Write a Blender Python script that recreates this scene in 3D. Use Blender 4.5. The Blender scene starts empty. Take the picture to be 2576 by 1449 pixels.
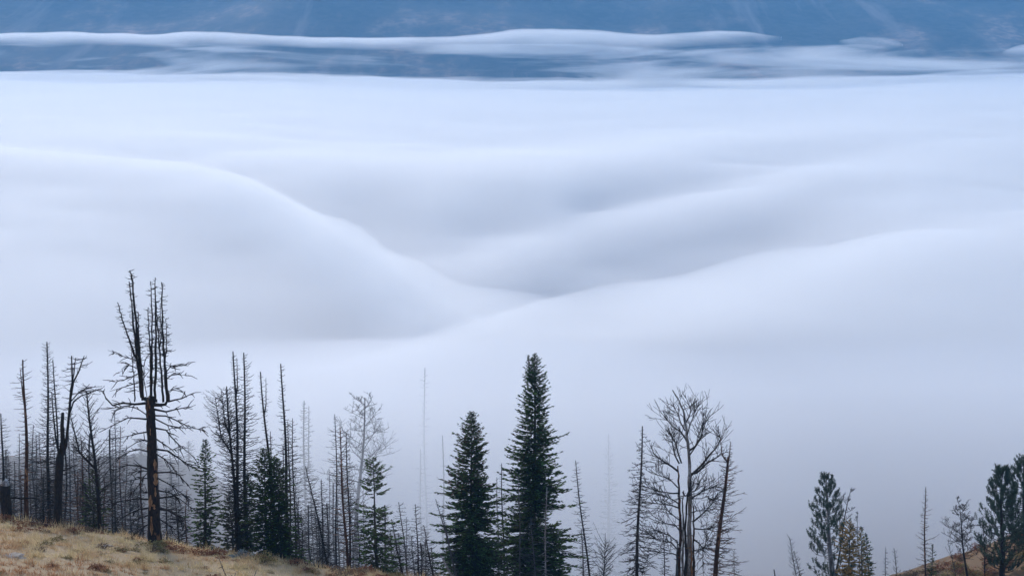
import bpy, math, random
import numpy as np
from mathutils import Vector, noise as mnoise

# ------------------------------------------------------------------ camera, sky, sun, exposure
scene = bpy.context.scene
W0, H0 = 2576.0, 1449.0            # pixel grid the photograph was measured in
PITCH = math.radians(10.0)
FPX = 3539.0
cam_data = bpy.data.cameras.new("camera")
cam = bpy.data.objects.new("camera", cam_data)
scene.collection.objects.link(cam)
cam.location = (0, 0, 0)
cam.rotation_euler = (math.radians(90) - PITCH, 0, 0)
cam_data.sensor_width = 36.0
cam_data.lens = 36.0 * FPX / W0
cam_data.clip_start = 0.5
cam_data.clip_end = 20000.0
scene.camera = cam

SUN_ELEV, SUN_AZ = 24.0, -24.0      # the sun stands beyond the valley, a little to the left
world = bpy.data.worlds.new("World")
scene.world = world
world.use_nodes = True
wn = world.node_tree
for n in list(wn.nodes): wn.nodes.remove(n)
sky = wn.nodes.new("ShaderNodeTexSky"); sky.sky_type = 'NISHITA'
sky.sun_disc = False
sky.sun_elevation = math.radians(SUN_ELEV)
sky.sun_rotation = math.radians(SUN_AZ)
sky.dust_density = 3.4
sky.ozone_density = 1.5
sky.altitude = 1500
bg = wn.nodes.new("ShaderNodeBackground"); bg.inputs["Strength"].default_value = 0.13
wo = wn.nodes.new("ShaderNodeOutputWorld")
wn.links.new(sky.outputs[0], bg.inputs[0]); wn.links.new(bg.outputs[0], wo.inputs[0])

sun_data = bpy.data.lights.new("sun", 'SUN')
sun_data.energy = 1.5
sun_data.angle = math.radians(14)
sun_data.color = (1.0, 0.93, 0.86)
sun = bpy.data.objects.new("sun", sun_data)
scene.collection.objects.link(sun)
el, az = math.radians(SUN_ELEV), math.radians(SUN_AZ)
to_sun = Vector((math.cos(el) * math.sin(az), math.cos(el) * math.cos(az), math.sin(el)))
sun.rotation_euler = to_sun.to_track_quat('Z', 'Y').to_euler()
sun.location = to_sun * 300

vs = scene.view_settings
vs.view_transform = 'Standard'; vs.look = 'None'; vs.gamma = 1.0; vs.exposure = 1.17
vs.use_curve_mapping = False
scene.cycles.max_bounces = 10
scene.cycles.diffuse_bounces = 3
scene.cycles.glossy_bounces = 2
scene.cycles.volume_bounces = 3
scene.cycles.transparent_max_bounces = 24
scene.cycles.use_denoising = True
scene.cycles.use_adaptive_sampling = True
scene.cycles.adaptive_threshold = 0.02
scene.cycles.caustics_reflective = False
scene.cycles.caustics_refractive = False

R = random.Random(11)
NR = np.random.default_rng(5)

def P(px, py, D):
    """World point at forward distance D (metres along +y) seen at that place of the photograph."""
    a = (px - W0 / 2) / FPX; b = (H0 / 2 - py) / FPX
    dy = math.cos(PITCH) + b * math.sin(PITCH)
    dz = -math.sin(PITCH) + b * math.cos(PITCH)
    return Vector((a * D / dy, D, dz * D / dy))

def px_x(x, y): return W0 / 2 + FPX * x / y          # near enough for laying out the fog

def link(o):
    scene.collection.objects.link(o); return o

def mesh_obj(name, verts, faces, mats, parent=None, smooth=True, fmat=None):
    me = bpy.data.meshes.new(name)
    me.from_pydata(verts, [], faces)
    for m in (mats if isinstance(mats, (list, tuple)) else [mats]): me.materials.append(m)
    if fmat is not None: me.polygons.foreach_set("material_index", fmat)
    if smooth: me.polygons.foreach_set("use_smooth", [True] * len(me.polygons))
    me.update()
    o = bpy.data.objects.new(name, me); link(o)
    if parent is not None: o.parent = parent
    return o

def tag(o, label=None, cat=None, group=None, kind=None):
    if label: o["label"] = label
    if cat: o["category"] = cat
    if group: o["group"] = group
    if kind: o["kind"] = kind
    return o

# ------------------------------------------------------------------ materials
class NT:
    def __init__(s, name):
        s.m = bpy.data.materials.new(name); s.m.use_nodes = True
        s.t = s.m.node_tree
        for n in list(s.t.nodes): s.t.nodes.remove(n)
        s.out = s.t.nodes.new("ShaderNodeOutputMaterial")
    def n(s, typ, ins=None, **kw):
        nd = s.t.nodes.new(typ)
        for k, v in kw.items(): setattr(nd, k, v)
        for k, v in (ins or {}).items():
            if hasattr(v, "is_output"): s.t.links.new(v, nd.inputs[k])
            else: nd.inputs[k].default_value = v
        return nd
    def ramp(s, fac, stops):
        r = s.n("ShaderNodeValToRGB", {"Fac": fac}); e = r.color_ramp.elements
        while len(e) < len(stops): e.new(0.5)
        for i, (p, c) in enumerate(stops):
            e[i].position = p; e[i].color = (*c, 1) if len(c) == 3 else c
        return r.outputs[0]
    def mix(s, f, a, b):
        x = s.n("ShaderNodeMix", data_type='RGBA')
        for k, v in ((0, f), (6, a), (7, b)):
            if hasattr(v, "is_output"): s.t.links.new(v, x.inputs[k])
            else: x.inputs[k].default_value = v if k == 0 else ((*v, 1) if len(v) == 3 else v)
        return x.outputs[2]
    def noise(s, scale, detail=4, vec=None, rough=0.55):
        ins = {"Scale": scale, "Detail": detail, "Roughness": rough}
        if vec is not None: ins["Vector"] = vec
        return s.n("ShaderNodeTexNoise", ins).outputs["Fac"]
    def surf(s, col, rough=0.9, bump=None, dist=0.05, spec=0.2):
        b = s.n("ShaderNodeBsdfPrincipled", {"Base Color": col if hasattr(col, "is_output") else (*col, 1), "Roughness": rough})
        b.inputs["Specular IOR Level"].default_value = spec
        if bump is not None:
            bp = s.n("ShaderNodeBump", {"Height": bump, "Strength": 0.7, "Distance": dist})
            s.t.links.new(bp.outputs[0], b.inputs["Normal"])
        s.t.links.new(b.outputs[0], s.out.inputs["Surface"])
        return s.m

def vol_mat(name, density, color, g=0.0):
    t = NT(name)
    v = t.n("ShaderNodeVolumePrincipled", {"Color": (*color, 1), "Density": density, "Anisotropy": g})
    t.t.links.new(v.outputs[0], t.out.inputs["Volume"])
    return t.m

# ------------------------------------------------------------------ terrain
GY = np.array([-60, -5, 0, 25, 40, 50, 58, 64, 75, 95, 120, 150, 220, 300, 450, 700, 1200, 1700, 2600], float)
GZ = np.array([8, -1.2, -1.7, -11.5, -17.4, -20.95, -22.7, -24.3, -29.8, -38.9, -49, -60, -85, -105, -125, -140, -150, -150, -150], float)
def sstep(a, b, x):
    t = np.clip((x - a) / (b - a), 0, 1); return t * t * (3 - 2 * t)
def vnoise(x, y, s, seed=0.0):
    x = np.asarray(x, float); y = np.asarray(y, float); o = np.empty(np.broadcast(x, y).shape)
    xf, yf = np.broadcast_arrays(x, y)
    for i, (a, b) in enumerate(zip(xf.ravel(), yf.ravel())):
        o.ravel()[i] = mnoise.noise((a / s + seed, b / s - seed, seed * 1.7))
    return o
def smooth_interp(v, xs, ys):
    r = 0
    for k in (-1.5, -0.75, 0, 0.75, 1.5): r = r + np.interp(v + k, xs, ys)
    return r / 5
def ground(x, y, rough=True):
    x = np.asarray(x, float); y = np.asarray(y, float)
    z = smooth_interp(y, GY, GZ)
    tilt = -0.155 * (np.clip(x, -60, 26) + 12.0)
    w = sstep(15, 48, y) * (1 - sstep(72, 105, y))
    z = z + tilt * w
    z = z + 13.2 * np.exp(-((y - 128) / 20) ** 2) * (1 - sstep(-34, -11, x))                 # brown rise behind the burnt trees
    z = z + 6.2 * np.exp(-((y - 97) / 13) ** 2) * sstep(21, 43, x)                            # grassy mound on the right
    if rough:
        z = z + 0.35 * sstep(14, 24, x) * vnoise(x, y, 2.6, 5.0) + 0.35 * vnoise(x, y, 6.0, 3.1) + 0.12 * vnoise(x, y, 1.7, 9.0)
    return z
def gz(x, y): return float(ground(np.array([x]), np.array([y]))[0])

def grid_mesh(name, X, Y, Z, mat):
    ny, nx = X.shape
    verts = np.stack([X, Y, Z], -1).reshape(-1, 3)
    i = np.arange(ny * nx).reshape(ny, nx)
    f = np.stack([i[:-1, :-1], i[:-1, 1:], i[1:, 1:], i[1:, :-1]], -1).reshape(-1, 4)
    return mesh_obj(name, verts.tolist(), f.tolist(), mat)

def mat_ground():
    t = NT("hillside_soil_and_litter")
    n1 = t.noise(0.35, 5); n2 = t.noise(2.6, 5); n3 = t.noise(14, 3)
    c = t.ramp(n1, [(0.36, (0.24, 0.11, 0.06)), (0.47, (0.42, 0.28, 0.15)), (0.62, (0.52, 0.42, 0.25))])
    c2 = t.ramp(n2, [(0.35, (0.16, 0.1, 0.05)), (0.6, (0.56, 0.45, 0.28))])
    c = t.mix(0.45, c, c2)
    pos = t.n("ShaderNodeSeparateXYZ", {0: t.n("ShaderNodeNewGeometry").outputs["Position"]})
    far = t.n("ShaderNodeMapRange", {"Value": pos.outputs[1], "From Min": 66.0, "From Max": 74.0}).outputs[0]
    right = t.n("ShaderNodeMapRange", {"Value": pos.outputs[0], "From Min": 22.0, "From Max": 14.0}).outputs[0]
    burnt = t.n("ShaderNodeMath", {0: far, 1: right}, operation='MULTIPLY').outputs[0]
    cb = t.ramp(n1, [(0.4, (0.03, 0.024, 0.024)), (0.52, (0.06, 0.045, 0.04)), (0.66, (0.2, 0.11, 0.07))])
    mound = t.n("ShaderNodeMapRange", {"Value": pos.outputs[0], "From Min": 16.0, "From Max": 24.0, "To Min": 0.0, "To Max": 0.8}).outputs[0]
    c = t.mix(mound, c, t.ramp(n2, [(0.35, (0.09, 0.055, 0.03)), (0.65, (0.24, 0.14, 0.075))]))
    return t.surf(t.mix(burnt, c, cb), 0.95, n3, 0.08)
M_GROUND = mat_ground()
ys = np.unique(np.concatenate([np.linspace(-60, 30, 16), np.linspace(30, 110, 110), np.linspace(110, 220, 56), np.geomspace(220, 2600, 40)]))
us = np.linspace(-1, 1, 150); us = np.sign(us) * np.abs(us) ** 1.35
U, Y = np.meshgrid(us, ys)
X = U * (70 + np.clip(Y, 0, None) * 0.95)
o = grid_mesh("ground", X, Y, ground(X, Y), M_GROUND)
tag(o, "sloping hillside of tan soil and dry litter under the grass", kind="structure")

# far mountain face across the valley
def mat_mountain():
    t = NT("far_forested_mountain")
    tc = t.n("ShaderNodeNewGeometry").outputs["Position"]
    mp = t.n("ShaderNodeMapping", {"Vector": tc, "Rotation": (0, 0.45, 0.0), "Scale": (0.010, 0.003, 0.016)})
    n1 = t.noise(1.0, 7, mp.outputs[0], 0.62)
    mp2 = t.n("ShaderNodeMapping", {"Vector": tc, "Rotation": (0, 0.7, 0.0), "Scale": (0.02, 0.002, 0.004)})
    n2 = t.noise(1.0, 5, mp2.outputs[0], 0.6)
    alt = t.n("ShaderNodeSeparateXYZ", {0: tc}).outputs[2]
    low_ = t.n("ShaderNodeMapRange", {"Value": alt, "From Min": 40.0, "From Max": -10.0, "To Min": 0.0, "To Max": 0.075}).outputs[0]
    n1 = t.n("ShaderNodeMath", {0: n1, 1: low_}, operation='ADD').outputs[0]
    c = t.ramp(n1, [(0.44, (0.009, 0.014, 0.018)), (0.53, (0.03, 0.032, 0.034)), (0.58, (0.1, 0.07, 0.055)), (0.7, (0.36, 0.22, 0.155))])
    forest = t.noise(0.06, 3, tc, 0.6)
    c = t.mix(t.ramp(forest, [(0.42, (0, 0, 0)), (0.6, (0.7, 0.7, 0.7))]), c, (0.055, 0.055, 0.055))
    c2 = t.ramp(n2, [(0.56, (0, 0, 0)), (0.72, (1, 1, 1))])
    return t.surf(t.mix(c2, c, (0.2, 0.155, 0.14)), 0.95)
MXS = np.linspace(-3400, 3400, 140); MYS = np.linspace(1640, 4600, 90)
X, Y = np.meshgrid(MXS, MYS)
Z = np.interp(Y, [1640, 1780, 1900, 2200, 2600, 3200, 4000, 4600], [-170, -75, -38, 40, 150, 330, 430, 420])
amp = sstep(1700, 2500, Y)
Z = Z + amp * (70 * vnoise(X, Y * 0.45, 420, 2.2) + 28 * vnoise(X, Y * 0.5, 150, 5.0)) + 7 * vnoise(X, Y, 90, 8.0)
o = grid_mesh("mountain", X, Y, Z, mat_mountain())
tag(o, "blue hazy mountain face rising beyond the fog", kind="structure")

# ------------------------------------------------------------------ fog
def crest(pts):
    px = [p[0] for p in pts]; D = [p[2] for p in pts]
    z = [P(p[0], p[1], p[2]).z for p in pts]
    return lambda q: (np.interp(q, px, D), np.interp(q, px, z))
LOBES = [   # crest line; widths towards and away from the viewer and trough depth, all along the crest
    (crest([(-1200, 1000, 130), (300, 960, 140), (700, 915, 150), (1000, 882, 165), (1250, 850, 180), (1500, 795, 195), (1750, 738, 215), (2000, 690, 235), (2300, 640, 260), (2900, 600, 290), (4200, 560, 320)]),
     lambda q: np.interp(q, [0, 900, 1500, 2000, 2500], [50, 50, 70, 120, 150]), lambda q: np.interp(q, [0, 900, 1500, 2000, 2400, 3000], [26, 26, 24, 34, 60, 70]), lambda q: np.interp(q, [0, 900, 1400, 1900, 2300, 3000], [8, 10, 14, 12, 6, 4])),
    (crest([(-2600, 330, 520), (-300, 390, 450), (300, 425, 420), (600, 470, 370), (830, 570, 300), (1000, 665, 250), (1150, 735, 228), (1320, 785, 212), (1500, 840, 200), (2600, 1000, 190)]),
     lambda q: np.interp(q, [-500, 500, 1000], [110, 85, 60]), lambda q: np.interp(q, [-500, 500, 1000, 1400], [80, 60, 30, 24]), lambda q: np.interp(q, [-500, 200, 700, 1200], [5, 8, 13, 15])),
    (crest([(-600, 900, 250), (900, 820, 265), (1200, 705, 290), (1400, 632, 330), (1750, 532, 400), (2200, 455, 480), (2900, 380, 600), (4000, 330, 700)]),
     lambda q: np.interp(q, [1000, 1500, 2000, 2500], [40, 40, 60, 120]), lambda q: np.interp(q, [900, 1400, 2000, 2600], [110, 110, 130, 160]), lambda q: np.interp(q, [900, 1400, 2000, 2600], [20, 25, 19, 7])),
    (crest([(-2600, 300, 900), (0, 340, 700), (500, 390, 540), (800, 430, 450), (1100, 450, 425), (1400, 430, 455), (1800, 380, 600), (2576, 335, 780), (5000, 300, 900)]),
     lambda q: np.interp(q, [300, 900, 1500, 2200], [200, 82, 86, 200]), lambda q: 190 + 0 * q, lambda q: np.interp(q, [300, 800, 1100, 1500, 2200], [7, 15, 19, 15, 7])),
]
def fog_top(x, y):
    q = px_x(x, np.maximum(y, 60.0))
    base = np.interp(y, [60, 150, 250, 400, 560, 1200, 1800, 2600], [-66, -66, -72, -72, -58, -55, -56, -56])
    k = 2.6
    acc = np.exp(base / k)
    for li, (f, wf, wb, amp) in enumerate(LOBES):
        D, zc = f(q)
        d = y - D
        w = np.where(d < 0, wf(q), wb(q))
        front = np.interp(q, [900, 1500, 2100], [1.0, 0.6, 0.25]) if li == 0 else 1.0
        back = 1.3 if li < 2 else 1.0
        h = zc - amp(q) * (1 - np.exp(-(d / w) ** 2)) * np.where(d < 0, front, back)
        acc = acc + np.exp(h / k)
    return k * np.log(acc)

def fog_solid(name, ys, us, top_fn, bottom, mat):
    U, Y = np.meshgrid(us, ys)
    X = U * (60 + Y * 0.75)
    Zt = top_fn(X, Y)
    ny, nx = X.shape
    Zb = np.minimum(bottom, Zt - 0.5)
    top = np.stack([X, Y, Zt], -1).reshape(-1, 3); bot = np.stack([X, Y, Zb + 0 * X], -1).reshape(-1, 3)
    i = np.arange(ny * nx).reshape(ny, nx); n = ny * nx
    f = [tuple(q) for q in np.stack([i[:-1, :-1], i[:-1, 1:], i[1:, 1:], i[1:, :-1]], -1).reshape(-1, 4)]
    f += [tuple(q) for q in (n + np.stack([i[:-1, :-1], i[1:, :-1], i[1:, 1:], i[:-1, 1:]], -1)).reshape(-1, 4)]
    for a, b in list(zip(i[0, 1:], i[0, :-1])) + list(zip(i[-1, :-1], i[-1, 1:])) + list(zip(i[:-1, 0], i[1:, 0])) + list(zip(i[1:, -1], i[:-1, -1])):
        f.append((int(a), int(b), int(b + n), int(a + n)))
    return mesh_obj(name, np.concatenate([top, bot]).tolist(), [tuple(int(v) for v in q) for q in f], mat)

M_FOG = vol_mat("dense_fog", 0.085, (0.955, 0.965, 0.98), 0.3)
M_MIST = vol_mat("thin_mist", 0.024, (0.95, 0.968, 1.0), 0.3)
usf = np.linspace(-1, 1, 170)
yf = np.concatenate([np.linspace(118, 330, 95), np.geomspace(334, 2500, 70)])
def billow(x, y): return 2.6 * vnoise(x, y, 70, 4.0) + 1.3 * vnoise(x, y, 28, 7.0)
def front_drop(y): return 34 * (1 - sstep(118, 185, y))
def core_top(x, y): return fog_top(x, y) + 0.6 * billow(x, y) - front_drop(y) - np.interp(y, [118, 500, 1500], [6.5, 6, 4])
def mantle_top(x, y): return fog_top(x, y) + billow(x, y) - front_drop(y) + np.interp(y, [118, 500, 1500], [3.0, 3.0, 1.0])
fog = fog_solid("fog_bank", yf, usf, core_top, -175.0, M_FOG)
tag(fog, "thick white fog bank filling the valley in rolling lobes", "fog", kind="stuff")
mantle = fog_solid("fog_mantle", yf[:-1] + 0.3, usf, mantle_top, -176.0, vol_mat("soft_fog", 0.04, (0.955, 0.965, 0.98), 0.3))
tag(mantle, "soft loose fog lying over the thick fog bank", "fog", kind="stuff")
ym = np.concatenate([np.linspace(84, 200, 60), np.geomspace(204, 400, 12)])
def mist_top(x, y):
    f = 93 + 17 * (1 - sstep(-36, -9, x)) + 18 * sstep(4, 30, x)      # where the mist begins
    k = f / 95.0
    low = 1 - 0.04 * sstep(-5, 40, x)                                     # lies lower towards the right
    return low * k * np.interp(y / k, [60, 70, 84, 90, 96, 104, 180, 250, 320, 700], [-60, -50, -44, -31, -27.4, -27.0, -39, -52, -64, -66])
mist = fog_solid("valley_mist", ym, usf, mist_top, -180.0, M_MIST)
tag(mist, "thin mist drifting among the trees behind the hill crest", "mist", kind="stuff")

# a thin veil that softens the top of the fog
def veil_top(x, y): return fog_top(x, y) + np.interp(y, [300, 500, 1000, 1600, 2400], [2, 5, 8, 5, 3]) + np.interp(y, [300, 1200, 1700], [1, 2, 6]) * (vnoise(x, y, 150, 6.0) + 0.5 * vnoise(x, y, 45, 2.0))
veil = fog_solid("fog_veil", np.geomspace(300, 2490, 60), np.linspace(-1, 1, 120), veil_top, -178.0, vol_mat("fog_veil_vapour", 0.006, (0.975, 0.98, 0.985), 0.3))
tag(veil, "faint veil of vapour above the fog top", "vapour", kind="stuff")

def cloud_lens(name, pts, D, ry, density, label, seed):
    """Long flat cloud with a crisp top and a ragged thinning underside."""
    n = 110; m = 14
    q = np.linspace(pts[0][0], pts[-1][0], n)
    tp = np.interp(q, [p[0] for p in pts], [p[1] for p in pts]); bt = np.interp(q, [p[0] for p in pts], [p[2] for p in pts])
    k = np.hanning(9); k /= k.sum()
    tp = np.convolve(np.pad(tp, 4, 'edge'), k, 'valid') + np.array([2.5 * mnoise.noise((v / 70, seed, 9)) + 1.2 * mnoise.noise((v / 25, seed, 4)) for v in q]); bt = np.convolve(np.pad(bt, 4, 'edge'), k, 'valid')
    end = np.minimum(1, np.minimum(np.arange(n), np.arange(n)[::-1]) / 14.0) ** 0.7
    verts, faces = [], []
    vv = [0, .05, .15, .35, .6, .82, 1]
    prof = [0.02, .55, 1, .8, .45, .2, 0.02]
    ring = [(v, -p) for v, p in zip(vv, prof)] + [(v, p) for v, p in zip(vv[::-1], prof[::-1])]
    for i in range(n):
        rag = 1 + 0.3 * mnoise.noise((q[i] / 160, seed, 0))
        for v, h in ring:
            py = tp[i] + (bt[i] - tp[i]) * v * (rag if v > 0.5 else 1)
            hh = h * ry * (0.03 + end[i]) * (1 + 0.3 * mnoise.noise((q[i] / 90, seed, v * 2)))
            c = P(q[i], py, D)
            verts.append((c.x, D + hh, c.z))
    for i in range(n - 1):
        for j in range(m): faces.append((i * m + j, i * m + (j + 1) % m, (i + 1) * m + (j + 1) % m, (i + 1) * m + j))
    faces.append(tuple(range(m))); faces.append(tuple((n - 1) * m + j for j in range(m))[::-1])
    t = NT(name + "_vapour")
    mp = t.n("ShaderNodeMapping", {"Vector": t.n("ShaderNodeNewGeometry").outputs["Position"], "Scale": (0.008, 0.012, 0.05)})
    nz = t.n("ShaderNodeTexNoise", {"Vector": mp.outputs[0], "Scale": 1.0, "Detail": 5.0, "Roughness": 0.6, "Distortion": 0.6}).outputs["Fac"]
    dn = t.n("ShaderNodeMapRange", {"Value": nz, "From Min": 0.34, "From Max": 0.6, "To Min": 0.4 * density, "To Max": density}).outputs[0]
    vv_ = t.n("ShaderNodeVolumePrincipled", {"Color": (0.975, 0.98, 0.985, 1), "Density": dn, "Anisotropy": 0.3})
    t.t.links.new(vv_.outputs[0], t.out.inputs["Volume"]); t.m.cycles.volume_step_rate = 0.08
    o = mesh_obj(name, verts, faces, t.m)
    return tag(o, label, "cloud", kind="stuff")
cloud_lens("cloud_band", [(-900, 95, 130), (0, 86, 112), (150, 79, 118), (400, 89, 116), (500, 76, 120), (700, 91, 120), (900, 96, 126), (1150, 93, 132), (1320, 71, 138), (1500, 75, 138), (1620, 89, 130), (1750, 81, 118), (1880, 75, 110), (1965, 97, 104)], 1660, 34, 0.036,
           "long white cloud band lying across the blue mountain", 1.0)
cloud_lens("cloud_puff", [(2110, 102, 112), (2170, 92, 124), (2230, 94, 128), (2270, 112, 120)], 1665, 24, 0.012, "small pale cloud puff above the arched wisp", 4.0)
cloud_lens("cloud_puff", [(2520, 132, 142), (2576, 112, 152), (2700, 100, 160), (2900, 120, 150)], 1665, 30, 0.02, "pale cloud cut by the right edge of the view", 5.0)
def wisp_field():
    t = NT("drifting_wisps")
    tc = t.n("ShaderNodeNewGeometry").outputs["Position"]
    sep = t.n("ShaderNodeSeparateXYZ", {0: tc})
    mp = t.n("ShaderNodeMapping", {"Vector": tc, "Rotation": (0, 0.03, 0), "Scale": (0.0042, 0.004, 0.045)})
    n1 = t.n("ShaderNodeTexNoise", {"Vector": mp.outputs[0], "Scale": 1.0, "Detail": 5.0, "Roughness": 0.6, "Distortion": 0.7}).outputs["Fac"]
    # thickest near the fog, thinning upwards
    hgt = t.n("ShaderNodeMapRange", {"Value": sep.outputs[2], "From Min": -50.0, "From Max": -8.0, "To Min": 0.60, "To Max": 0.47}).outputs[0]
    k = t.n("ShaderNodeMath", {0: n1, 1: hgt}, operation='ADD').outputs[0]
    side = t.n("ShaderNodeMapRange", {"Value": sep.outputs[0], "From Min": -420.0, "From Max": 260.0, "To Min": -0.055, "To Max": 0.0}).outputs[0]
    k = t.n("ShaderNodeMath", {0: k, 1: side}, operation='ADD').outputs[0]
    k = t.n("ShaderNodeMapRange", {"Value": k, "From Min": 0.99, "From Max": 1.22, "To Min": 0.0, "To Max": 0.03}).outputs[0]
    v = t.n("ShaderNodeVolumePrincipled", {"Color": (0.975, 0.98, 0.985, 1), "Density": k, "Anisotropy": 0.3})
    t.t.links.new(v.outputs[0], t.out.inputs["Volume"])
    t.m.cycles.volume_step_rate = 0.12
    y0, y1 = 1590, 1650
    a, b_ = P(-500, 225, y0), P(3100, 112, y0); 
    vs_ = [(a.x, y0, a.z), (b_.x, y0, a.z), (b_.x, y1, a.z), (a.x, y1, a.z), (a.x, y0, b_.z), (b_.x, y0, b_.z), (b_.x, y1, b_.z), (a.x, y1, b_.z)]
    f = [(0, 3, 2, 1), (4, 5, 6, 7), (0, 1, 5, 4), (1, 2, 6, 5), (2, 3, 7, 6), (3, 0, 4, 7)]
    tag(mesh_obj("cloud_wisps", vs_, f, t.m, smooth=False), "torn wisps of vapour between the fog and the long cloud band", "cloud", kind="stuff")
wisp_field()

def haze_box():
    x, y0, y1, z0, z1 = 3500, -120, 4700, -182, 560
    v = [(-x, y0, z0), (x, y0, z0), (x, y1, z0), (-x, y1, z0), (-x, y0, z1), (x, y0, z1), (x, y1, z1), (-x, y1, z1)]
    f = [(0, 3, 2, 1), (4, 5, 6, 7), (0, 1, 5, 4), (1, 2, 6, 5), (2, 3, 7, 6), (3, 0, 4, 7)]
    o = mesh_obj("haze", v, f, vol_mat("blue_morning_haze", 2.5e-4, (0.25, 0.61, 1.0)), smooth=False)
    tag(o, "pale blue morning haze filling the whole valley", "haze", kind="stuff")
haze_box()

# ------------------------------------------------------------------ wood and needle materials
def mat_bark(name, dark, mid, light, lo=0.45, hi=0.62, scale=2.2):
    t = NT(name)
    tc = t.n("ShaderNodeTexCoord").outputs["Object"]
    mp = t.n("ShaderNodeMapping", {"Vector": tc, "Scale": (1.6, 1.6, 0.45)})
    n1 = t.noise(scale, 5, mp.outputs[0], 0.6)
    n2 = t.noise(scale * 6, 4, mp.outputs[0], 0.6)
    c = t.ramp(n1, [(0.3, dark), (lo, mid), (hi, mid), (min(hi + 0.05, 0.98), light)])
    c = t.mix(t.ramp(n2, [(0.4, (0, 0, 0)), (0.7, (1, 1, 1))]), c, tuple(v * 0.5 for v in dark))
    return t.surf(c, 0.9, n2, 0.03)
B_CHAR = mat_bark("charred_bark", (0.017, 0.012, 0.01), (0.04, 0.026, 0.02), (0.105, 0.056, 0.034), 0.5, 0.64)
B_SNAG = mat_bark("charred_bark_with_orange_wear", (0.017, 0.012, 0.01), (0.045, 0.027, 0.02), (0.26, 0.115, 0.05), 0.48, 0.575, 1.6)
B_RED = mat_bark("scorched_red_bark", (0.035, 0.02, 0.015), (0.105, 0.048, 0.028), (0.36, 0.18, 0.09), 0.45, 0.55)
B_GREY = mat_bark("weathered_grey_wood", (0.045, 0.04, 0.04), (0.105, 0.095, 0.09), (0.24, 0.22, 0.2), 0.45, 0.6)
B_BROWN = mat_bark("dead_brown_bark", (0.023, 0.017, 0.014), (0.055, 0.038, 0.03), (0.115, 0.08, 0.058), 0.45, 0.6)
B_PALE = mat_bark("peeling_pale_wood", (0.1, 0.075, 0.06), (0.29, 0.25, 0.225), (0.52, 0.48, 0.45), 0.42, 0.5, 3.0)
B_FIR = mat_bark("fir_bark", (0.03, 0.025, 0.02), (0.07, 0.06, 0.05), (0.12, 0.1, 0.09))
B_TAN = mat_bark("bare_orange_heartwood", (0.2, 0.085, 0.04), (0.36, 0.19, 0.09), (0.5, 0.32, 0.18), 0.4, 0.6)

def mat_needles(name, cols, scale=1.3):
    t = NT(name)
    tc = t.n("ShaderNodeTexCoord").outputs["Object"]
    n1 = t.noise(scale, 4, tc); n2 = t.noise(scale * 7, 2, tc)
    k = t.n("ShaderNodeMath", {0: n1, 1: n2}, operation='ADD').outputs[0]
    k = t.n("ShaderNodeMath", {0: k, 1: 0.5}, operation='MULTIPLY').outputs[0]
    c = t.ramp(k, [(0.38, cols[0]), (0.5, cols[1]), (0.62, cols[2])])
    b = t.n("ShaderNodeBsdfPrincipled", {"Base Color": c, "Roughness": 0.7})
    b.inputs["Specular IOR Level"].default_value = 0.04
    tr = t.n("ShaderNodeBsdfTranslucent", {"Color": c})
    mx = t.n("ShaderNodeMixShader", {0: 0.12, 1: b.outputs[0], 2: tr.outputs[0]})
    t.t.links.new(mx.outputs[0], t.out.inputs["Surface"])
    return t.m
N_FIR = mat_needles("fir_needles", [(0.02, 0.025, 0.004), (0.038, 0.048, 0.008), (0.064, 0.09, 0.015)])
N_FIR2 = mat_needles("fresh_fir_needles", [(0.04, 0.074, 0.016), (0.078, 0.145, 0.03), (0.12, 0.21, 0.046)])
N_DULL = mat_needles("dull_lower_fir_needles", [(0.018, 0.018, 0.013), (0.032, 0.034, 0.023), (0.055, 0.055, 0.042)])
N_PINE = mat_needles("blue_green_pine_needles", [(0.036, 0.052, 0.03), (0.072, 0.1, 0.058), (0.15, 0.19, 0.125)])
N_AMBER = mat_needles("amber_autumn_needles", [(0.14, 0.085, 0.025), (0.36, 0.21, 0.05), (0.62, 0.36, 0.1)], 0.9)
N_RUST = mat_needles("rusty_dead_needles", [(0.05, 0.025, 0.018), (0.1, 0.045, 0.026), (0.16, 0.075, 0.04)])

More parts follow.
